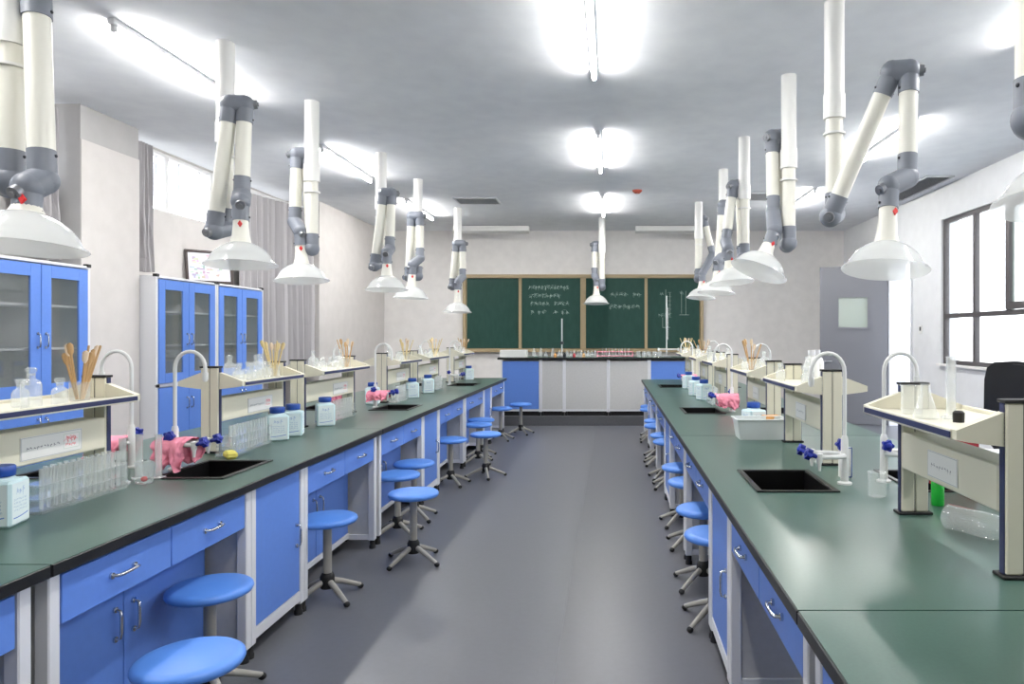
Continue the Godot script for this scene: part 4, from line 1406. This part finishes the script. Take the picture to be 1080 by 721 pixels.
	for i in 3:
		var bk := thing("book", ["dark red book standing behind the window-side rack, first of three", "red book standing in the middle behind the window-side rack", "white booklet standing behind the red books, window-side rack"][i], "book", at(1, 1, -0.40, 1.42 + i * 0.036), 0.0, "books behind the rack")
		bk.rotation = Vector3(PI / 2, 0, 0)
		bk.position += Vector3(-0.01 * i, 0.125, 0)
		part(bk, "cover", book_cover(), [M.red_book, M.red_book, M.carton_white][i])
		part(bk, "pages", bx(Vector3(0.003, 0.015, 0), Vector3(0.172, 0.022, 0.238)), M.carton_white)
	var wb := thing("white_box", "white lidded box on the far edge of bench behind the rack rail", "box", at(1, 1, -0.50, 1.1), 0.05)
	part(wb, "tray", bx(Vector3(0, 0.09, 0), Vector3(0.2, 0.18, 0.22), 0.006), M.carton_white)
	part(wb, "lid", bx(Vector3(0, 0.187, 0), Vector3(0.208, 0.014, 0.228), 0.004), M.white_frame)
	lying_bottle()
	white_jug()
	# pink cloths hung over taps
	cloth("pink cloth hanging on the aisle-side tap, third bench, cabinet side", 0, at(0, 1, 0.155, 1.44, TOP + 0.142), Vector3(0.16, 0.115, 0.07), 3)
	cloth("pink cloth hanging on the outer tap, third bench, cabinet side", 0, at(0, 1, -0.21, 1.49, TOP + 0.142), Vector3(0.19, 0.085, 0.07), 5)
	cloth("pink cloth hanging on the outer tap, second bench, cabinet side", 0, at(0, 2, -0.19, 1.49, TOP + 0.142), Vector3(0.13, 0.12, 0.07), 6)
	cloth("pink cloth hanging on the aisle-side tap, second bench, cabinet side", 0, at(0, 2, 0.18, 1.44, TOP + 0.142), Vector3(0.2, 0.07, 0.07), 7)
	cloth("pink cloth hanging on the aisle-side tap, second bench, window side", 1, at(1, 2, 0.13, 1.44, TOP + 0.142), Vector3(0.2, 0.1, 0.07), 8)
	cloth("pink cloth hanging on the aisle-side tap, first bench, window side", 1, at(1, 3, 0.13, 1.44, TOP + 0.142), Vector3(0.2, 0.06, 0.07), 9)

func ball_geo(r: Vector3) -> Geo:
	var g := Geo.new()
	g.ball(Vector3(), r, 14, 8)
	return g

func book_cover() -> Geo:
	var g := Geo.new()
	g.box(Vector3(0, 0.0015, 0), Vector3(0.18, 0.003, 0.25))
	g.box(Vector3(0, 0.0285, 0), Vector3(0.18, 0.003, 0.25))
	g.box(Vector3(-0.0885, 0.015, 0), Vector3(0.003, 0.024, 0.25))
	return g

func bin(p: Vector3) -> void:
	var t := thing("plastic_bin", "translucent white plastic bin standing on the green worktop", "bin", p, PI / 2)
	var g := Geo.new()
	var ring := func(w: float, l: float, y: float) -> Array:
		var q := []
		for s in [[1, 1], [1, -1], [-1, -1], [-1, 1]]: q.append(Vector3(s[0] * w / 2, y, s[1] * l / 2))
		return q
	var lo: Array = ring.call(0.17, 0.28, 0.0)
	var hi: Array = ring.call(0.20, 0.32, 0.13)
	var lo2: Array = ring.call(0.164, 0.274, 0.005)
	var hi2: Array = ring.call(0.194, 0.314, 0.13)
	for i in 4:
		var j := (i + 1) % 4
		var o: Vector3 = (lo[i] + lo[j]) / 2
		g.flat([lo[i], lo[j], hi[j], hi[i]], o)
		g.flat([lo2[i], lo2[j], hi2[j], hi2[i]], -o)
	g.flat(lo, Vector3.DOWN)
	g.flat(lo2, Vector3.UP)
	part(t, "tub", g, M.bin_plastic)
	g = Geo.new()
	for s in [-1, 1]:
		g.box(Vector3(s * 0.102, 0.128, 0), Vector3(0.014, 0.008, 0.334), 0.002)
		g.box(Vector3(0, 0.128, s * 0.162), Vector3(0.204, 0.008, 0.014), 0.002)
	part(t, "rim", g, M.bin_plastic)

func sponge() -> void:
	var g := Geo.new()
	g.box(Vector3(0, 0.02, 0), Vector3(0.06, 0.04, 0.09), 0.012)
	single("sponge", g, M.sponge, "pale yellow sponge by the tap, third bench, cabinet side", "sponge", at(0, 1, 0.24, 1.76), 0.7)

func green_bottle() -> void:
	var t := thing("green_bottle", "bright green bottle behind the rack post, window side", "bottle", at(1, 1, -0.15, 1.05))
	var g := Geo.new()
	g.lathe([Vector2(0, 0), Vector2(0.022, 0), Vector2(0.024, 0.004), Vector2(0.024, 0.09), Vector2(0.012, 0.11), Vector2(0.011, 0.12)], 16)
	part(t, "body", g, M.green_bottle)
	part(t, "cap", rod(Vector3(0, 0.118, 0), Vector3(0, 0.14, 0), 0.013, 14), M.carton_white)

func lying_bottle() -> void:
	var t := thing("lying_bottle", "clear glass bottle lying under the rack rail, window side", "bottle", at(1, 1, -0.09, 0.62, TOP + 0.042), 0.5)
	var g := Geo.new()
	g.lathe([Vector2(0, -0.12), Vector2(0.036, -0.12), Vector2(0.042, -0.114), Vector2(0.042, 0.05), Vector2(0.03, 0.08), Vector2(0.016, 0.095), Vector2(0.016, 0.12), Vector2(0.02, 0.124)], 24, Vector3(), Basis(Vector3.RIGHT, PI / 2))
	part(t, "glass_body", g, M.clear_glass)
	g = Geo.new()
	g.lathe([Vector2(0.021, 0.105), Vector2(0.022, 0.108), Vector2(0.022, 0.128), Vector2(0, 0.13)], 16, Vector3(), Basis(Vector3.RIGHT, PI / 2))
	part(t, "cap", g, M.acrylic)

func white_jug() -> void:
	# white plastic wash bottle on the shelf of the second window-side rack
	var t := thing("plastic_bottle", "white plastic bottle on the rack shelf, podium end of third window-side bench", "bottle", at(1, 1, -0.03, 2.36, shelf_y))
	var g := Geo.new()
	g.lathe([Vector2(0, 0), Vector2(0.038, 0), Vector2(0.042, 0.006), Vector2(0.042, 0.11), Vector2(0.034, 0.135), Vector2(0.018, 0.148), Vector2(0.018, 0.16)], 20)
	part(t, "body", g, M.carton_white)
	part(t, "cap", rod(Vector3(0, 0.158, 0), Vector3(0, 0.185, 0), 0.022, 16), M.white_frame)
	copy(t, "white plastic bottle further along the rack shelf of third window-side bench", at(1, 1, -0.10, 2.50, shelf_y), 0.0)

# ------------------------------------------------------------------ demonstration bench things
func podium_dressing() -> void:
	var y := 1.121
	var z := -12.0
	var t := thing("white_carton", "flat white carton on the cabinet-side end of the demonstration bench", "carton", Vector3(-1.66, y, z + 0.05))
	part(t, "box", bx(Vector3(0, 0.06, 0), Vector3(0.44, 0.12, 0.3), 0.004), M.carton_white)
	part(t, "flap", bx(Vector3(0, 0.122, 0.07), Vector3(0.438, 0.004, 0.15)), M.white_frame)
	for e in [["tall_bottle", -1.33], ["tall_bottle", -1.22], ["bottle", -1.12], ["tall_bottle", -1.0], ["bottle", -0.9]]:
		glassware(e[0], "glass_bottle", "%s stoppered glass bottle on the demonstration bench" % ("larger" if e[0] == "tall_bottle" else "small"), "bottle", Vector3(e[1], y, z + rng.randf_range(-0.1, 0.1)), "glass bottles on the demonstration bench")
	for i in 9:
		glassware("bottle" if i % 2 else "conical", "glass_bottle" if i % 2 else "conical_flask", ("small stoppered glass bottle" if i % 2 else "glass conical flask") + " by the retort stand, demonstration bench", "bottle" if i % 2 else "flask", Vector3(-0.76 + i * 0.06, y, z + (0.02 if i % 2 == 0 else -0.09)), "glassware by the retort stand")
	for i in 4:
		var lb: String = ["brown", "dark", "red", "ochre"][i]
		var mt: Material = [M.carton_orange, M.knob_dark, M.red_book, M.wood_stick][i]
		var g := Geo.new()
		g.lathe([Vector2(0, 0), Vector2(0.025, 0), Vector2(0.026, 0.05), Vector2(0.012, 0.062), Vector2(0.012, 0.075), Vector2(0, 0.076)], 14)
		single("small_jar", g, mt, "small %s jar on the demonstration bench" % lb, "jar", Vector3(-0.95 + i * 0.16, y, z + 0.18), 0.0, "small jars on the demonstration bench")
	stand("thin steel retort stand before the written chalkboard panel", Vector3(-0.86, y, z - 0.15), 0.66, false)
	stand("steel stand with clamp arm at the window-side end of demonstration bench", Vector3(0.945, y, z - 0.05), 1.05, true)
	# red wire rack of tubes
	var r := thing("wire_rack", "pink wire rack on the demonstration bench", "rack", Vector3(0.06, y, z + 0.05))
	var g := Geo.new()
	for yy in [0.02, 0.09]:
		for zz in [-0.05, 0.05]: g.tube([Vector3(-0.3, yy, zz), Vector3(0.3, yy, zz)], 0.006, 6)
		for xx in [-0.3, 0.3]: g.tube([Vector3(xx, yy, -0.05), Vector3(xx, yy, 0.05)], 0.006, 6)
	for xx in [-0.3, 0.3]:
		for zz in [-0.05, 0.05]: g.tube([Vector3(xx, 0, zz), Vector3(xx, 0.1, zz)], 0.006, 6)
	part(r, "wire_frame", g, M.cloth_pink)
	for i in 9:
		glassware("tube", "test_tube", "glass test tube in the pink wire rack", "test tube", Vector3(-0.15 + i * 0.055, y, z + 0.05), "test tubes in pink wire rack")
	for i in 5:
		glassware("beaker", "beaker", "glass beaker beyond the pink wire rack, demonstration bench", "beaker", Vector3(0.46 + i * 0.09, y, z + 0.1 * (i % 2)), "beakers on the demonstration bench")

func stand(label: String, p: Vector3, h: float, clamp: bool) -> void:
	var t := thing("retort_stand", label, "stand", p)
	part(t, "base", bx(Vector3(0, 0.008, 0.04), Vector3(0.14, 0.016, 0.2), 0.003), M.steel)
	part(t, "rod", rod(Vector3(0, 0.016, 0), Vector3(0, h, 0), 0.011, 10), M.window_white)
	if clamp:
		var g := Geo.new()
		g.tube([Vector3(-0.14, 0.13, 0.015), Vector3(0.2, 0.13, 0.015)], 0.012, 8)
		for x in [-0.14, 0.2]: g.box(Vector3(x, 0.13, 0.015), Vector3(0.03, 0.05, 0.03), 0.004)
		part(t, "clamp_arm", g, M.window_white)
		g = Geo.new()
		g.cyl(Vector3(0.018, 0.3, 0), Vector3(0.018, 0.85, 0), 0.014, 0.014, 10)
		part(t, "burette", g, M.clear_glass)
	else:
		part(t, "boss", bx(Vector3(0, 0.24, 0.01), Vector3(0.06, 0.05, 0.05), 0.006), M.knob_dark)

# ------------------------------------------------------------------ fittings and chair
func small_fittings() -> void:
	vent("slim grey air vent in the ceiling before the chalkboard, cabinet side", Vector3(-2.05, CEIL, -10.72), 0.62, 0.44)
	vent("grey air vent in the ceiling along the window wall", Vector3(4.25, CEIL, -9.88), 0.34, 1.62)
	vent("small grey air vent in the ceiling before the chalkboard, window side", Vector3(2.2, CEIL, -10.4), 0.6, 0.5)
	var t := thing("fire_detector", "round red fire detector on the ceiling", "detector", Vector3(0.365, CEIL, -10.0))
	var g := Geo.new()
	g.lathe([Vector2(0, -0.05), Vector2(0.03, -0.048), Vector2(0.055, -0.03), Vector2(0.07, -0.012), Vector2(0.07, 0)], 20)
	part(t, "cover", g, M.detector_red)
	part(t, "sensor", rod(Vector3(0, -0.062, 0), Vector3(0, -0.045, 0), 0.018, 12), M.carton_white)
	t = thing("wall_switch", "small white switch plate on the wall between door and window", "switch", Vector3(XR, 1.58, -10.44))
	part(t, "plate", bx(Vector3(-0.006, 0, 0), Vector3(0.012, 0.12, 0.12), 0.003), M.carton_white)
	part(t, "rocker", bx(Vector3(-0.013, 0.01, 0.01), Vector3(0.004, 0.06, 0.05), 0.001), M.knob_dark)

func vent(label: String, p: Vector3, w: float, l: float) -> void:
	var t := thing("ceiling_vent", label, "vent", p, 0.0, "ceiling air vents")
	part(t, "backing", bx(Vector3(0, -0.004, 0), Vector3(w, 0.008, l)), M.vent_dark)
	var g := Geo.new()
	for s in [-1, 1]:
		g.box(Vector3(s * w / 2, -0.012, 0), Vector3(0.03, 0.024, l + 0.03), 0.003)
		g.box(Vector3(0, -0.012, s * l / 2), Vector3(w, 0.024, 0.03), 0.003)
	part(t, "frame", g, M.vent_metal)
	var n := int(minf(w, l) / 0.035)
	var along := l > w
	for i in n:
		var u := (-0.5 + (i + 1.0) / (n + 1)) * minf(w, l)
		var b := Basis(Vector3.BACK, 0.6) if along else Basis(Vector3.RIGHT, 0.6)
		var q := Geo.new()
		q.box(Vector3(), Vector3(0.022, 0.002, l - 0.03) if along else Vector3(w - 0.03, 0.002, 0.022), 0.0, b)
		part(t, "slat", q, M.vent_metal, Vector3(u if along else 0.0, -0.02, 0.0 if along else u))

func office_chair() -> void:
	var t := thing("office_chair", "black padded office chair standing beside the window", "chair", Vector3(3.92, 0, -6.55), deg_to_rad(-60))
	var g := Geo.new()
	g.box(Vector3(0, 0.47, 0), Vector3(0.52, 0.11, 0.5), 0.035)
	part(t, "seat", g, M.chair_leather)
	g = Geo.new()
	var prof := [Vector2(-0.26, 0.55), Vector2(-0.28, 0.8), Vector2(-0.275, 1.08), Vector2(-0.25, 1.19), Vector2(-0.18, 1.245), Vector2(0, 1.26), Vector2(0.18, 1.245), Vector2(0.25, 1.19), Vector2(0.275, 1.08), Vector2(0.28, 0.8), Vector2(0.26, 0.55)]
	g.prism(prof, 0.07, Vector3(0, 0, 0.26))
	var inner := []
	for q in prof: inner.append(Vector2(q.x * 0.9, 0.9 + (q.y - 0.9) * 0.93))
	g.prism(inner, 0.11, Vector3(0, 0, 0.26))
	part(t, "backrest", g, M.chair_leather)
	for s in [-1, 1]:
		g = Geo.new()
		g.tube([Vector3(s * 0.27, 0.46, -0.12), Vector3(s * 0.30, 0.6, -0.14), Vector3(s * 0.30, 0.68, -0.1), Vector3(s * 0.30, 0.69, 0.1), Vector3(s * 0.28, 0.68, 0.22)], 0.024, 10)
		part(t, "armrest", g, M.chair_leather)
	part(t, "gas_column", rod(Vector3(0, 0.1, 0), Vector3(0, 0.43, 0), 0.03, 14), M.knob_dark)
	for i in 5:
		var b := Basis(Vector3.UP, TAU * i / 5)
		g = Geo.new()
		g.tube([b * Vector3(0.02, 0.12, 0), b * Vector3(0.28, 0.075, 0)], [0.028, 0.018], 10)
		var l := part(t, "base_leg", g, M.black_rubber)
		g = Geo.new()
		g.cyl(b * Vector3(0.28, 0.03, -0.022), b * Vector3(0.28, 0.03, 0.022), 0.03, 0.03, 14)
		part(l, "caster", g, M.black_rubber)
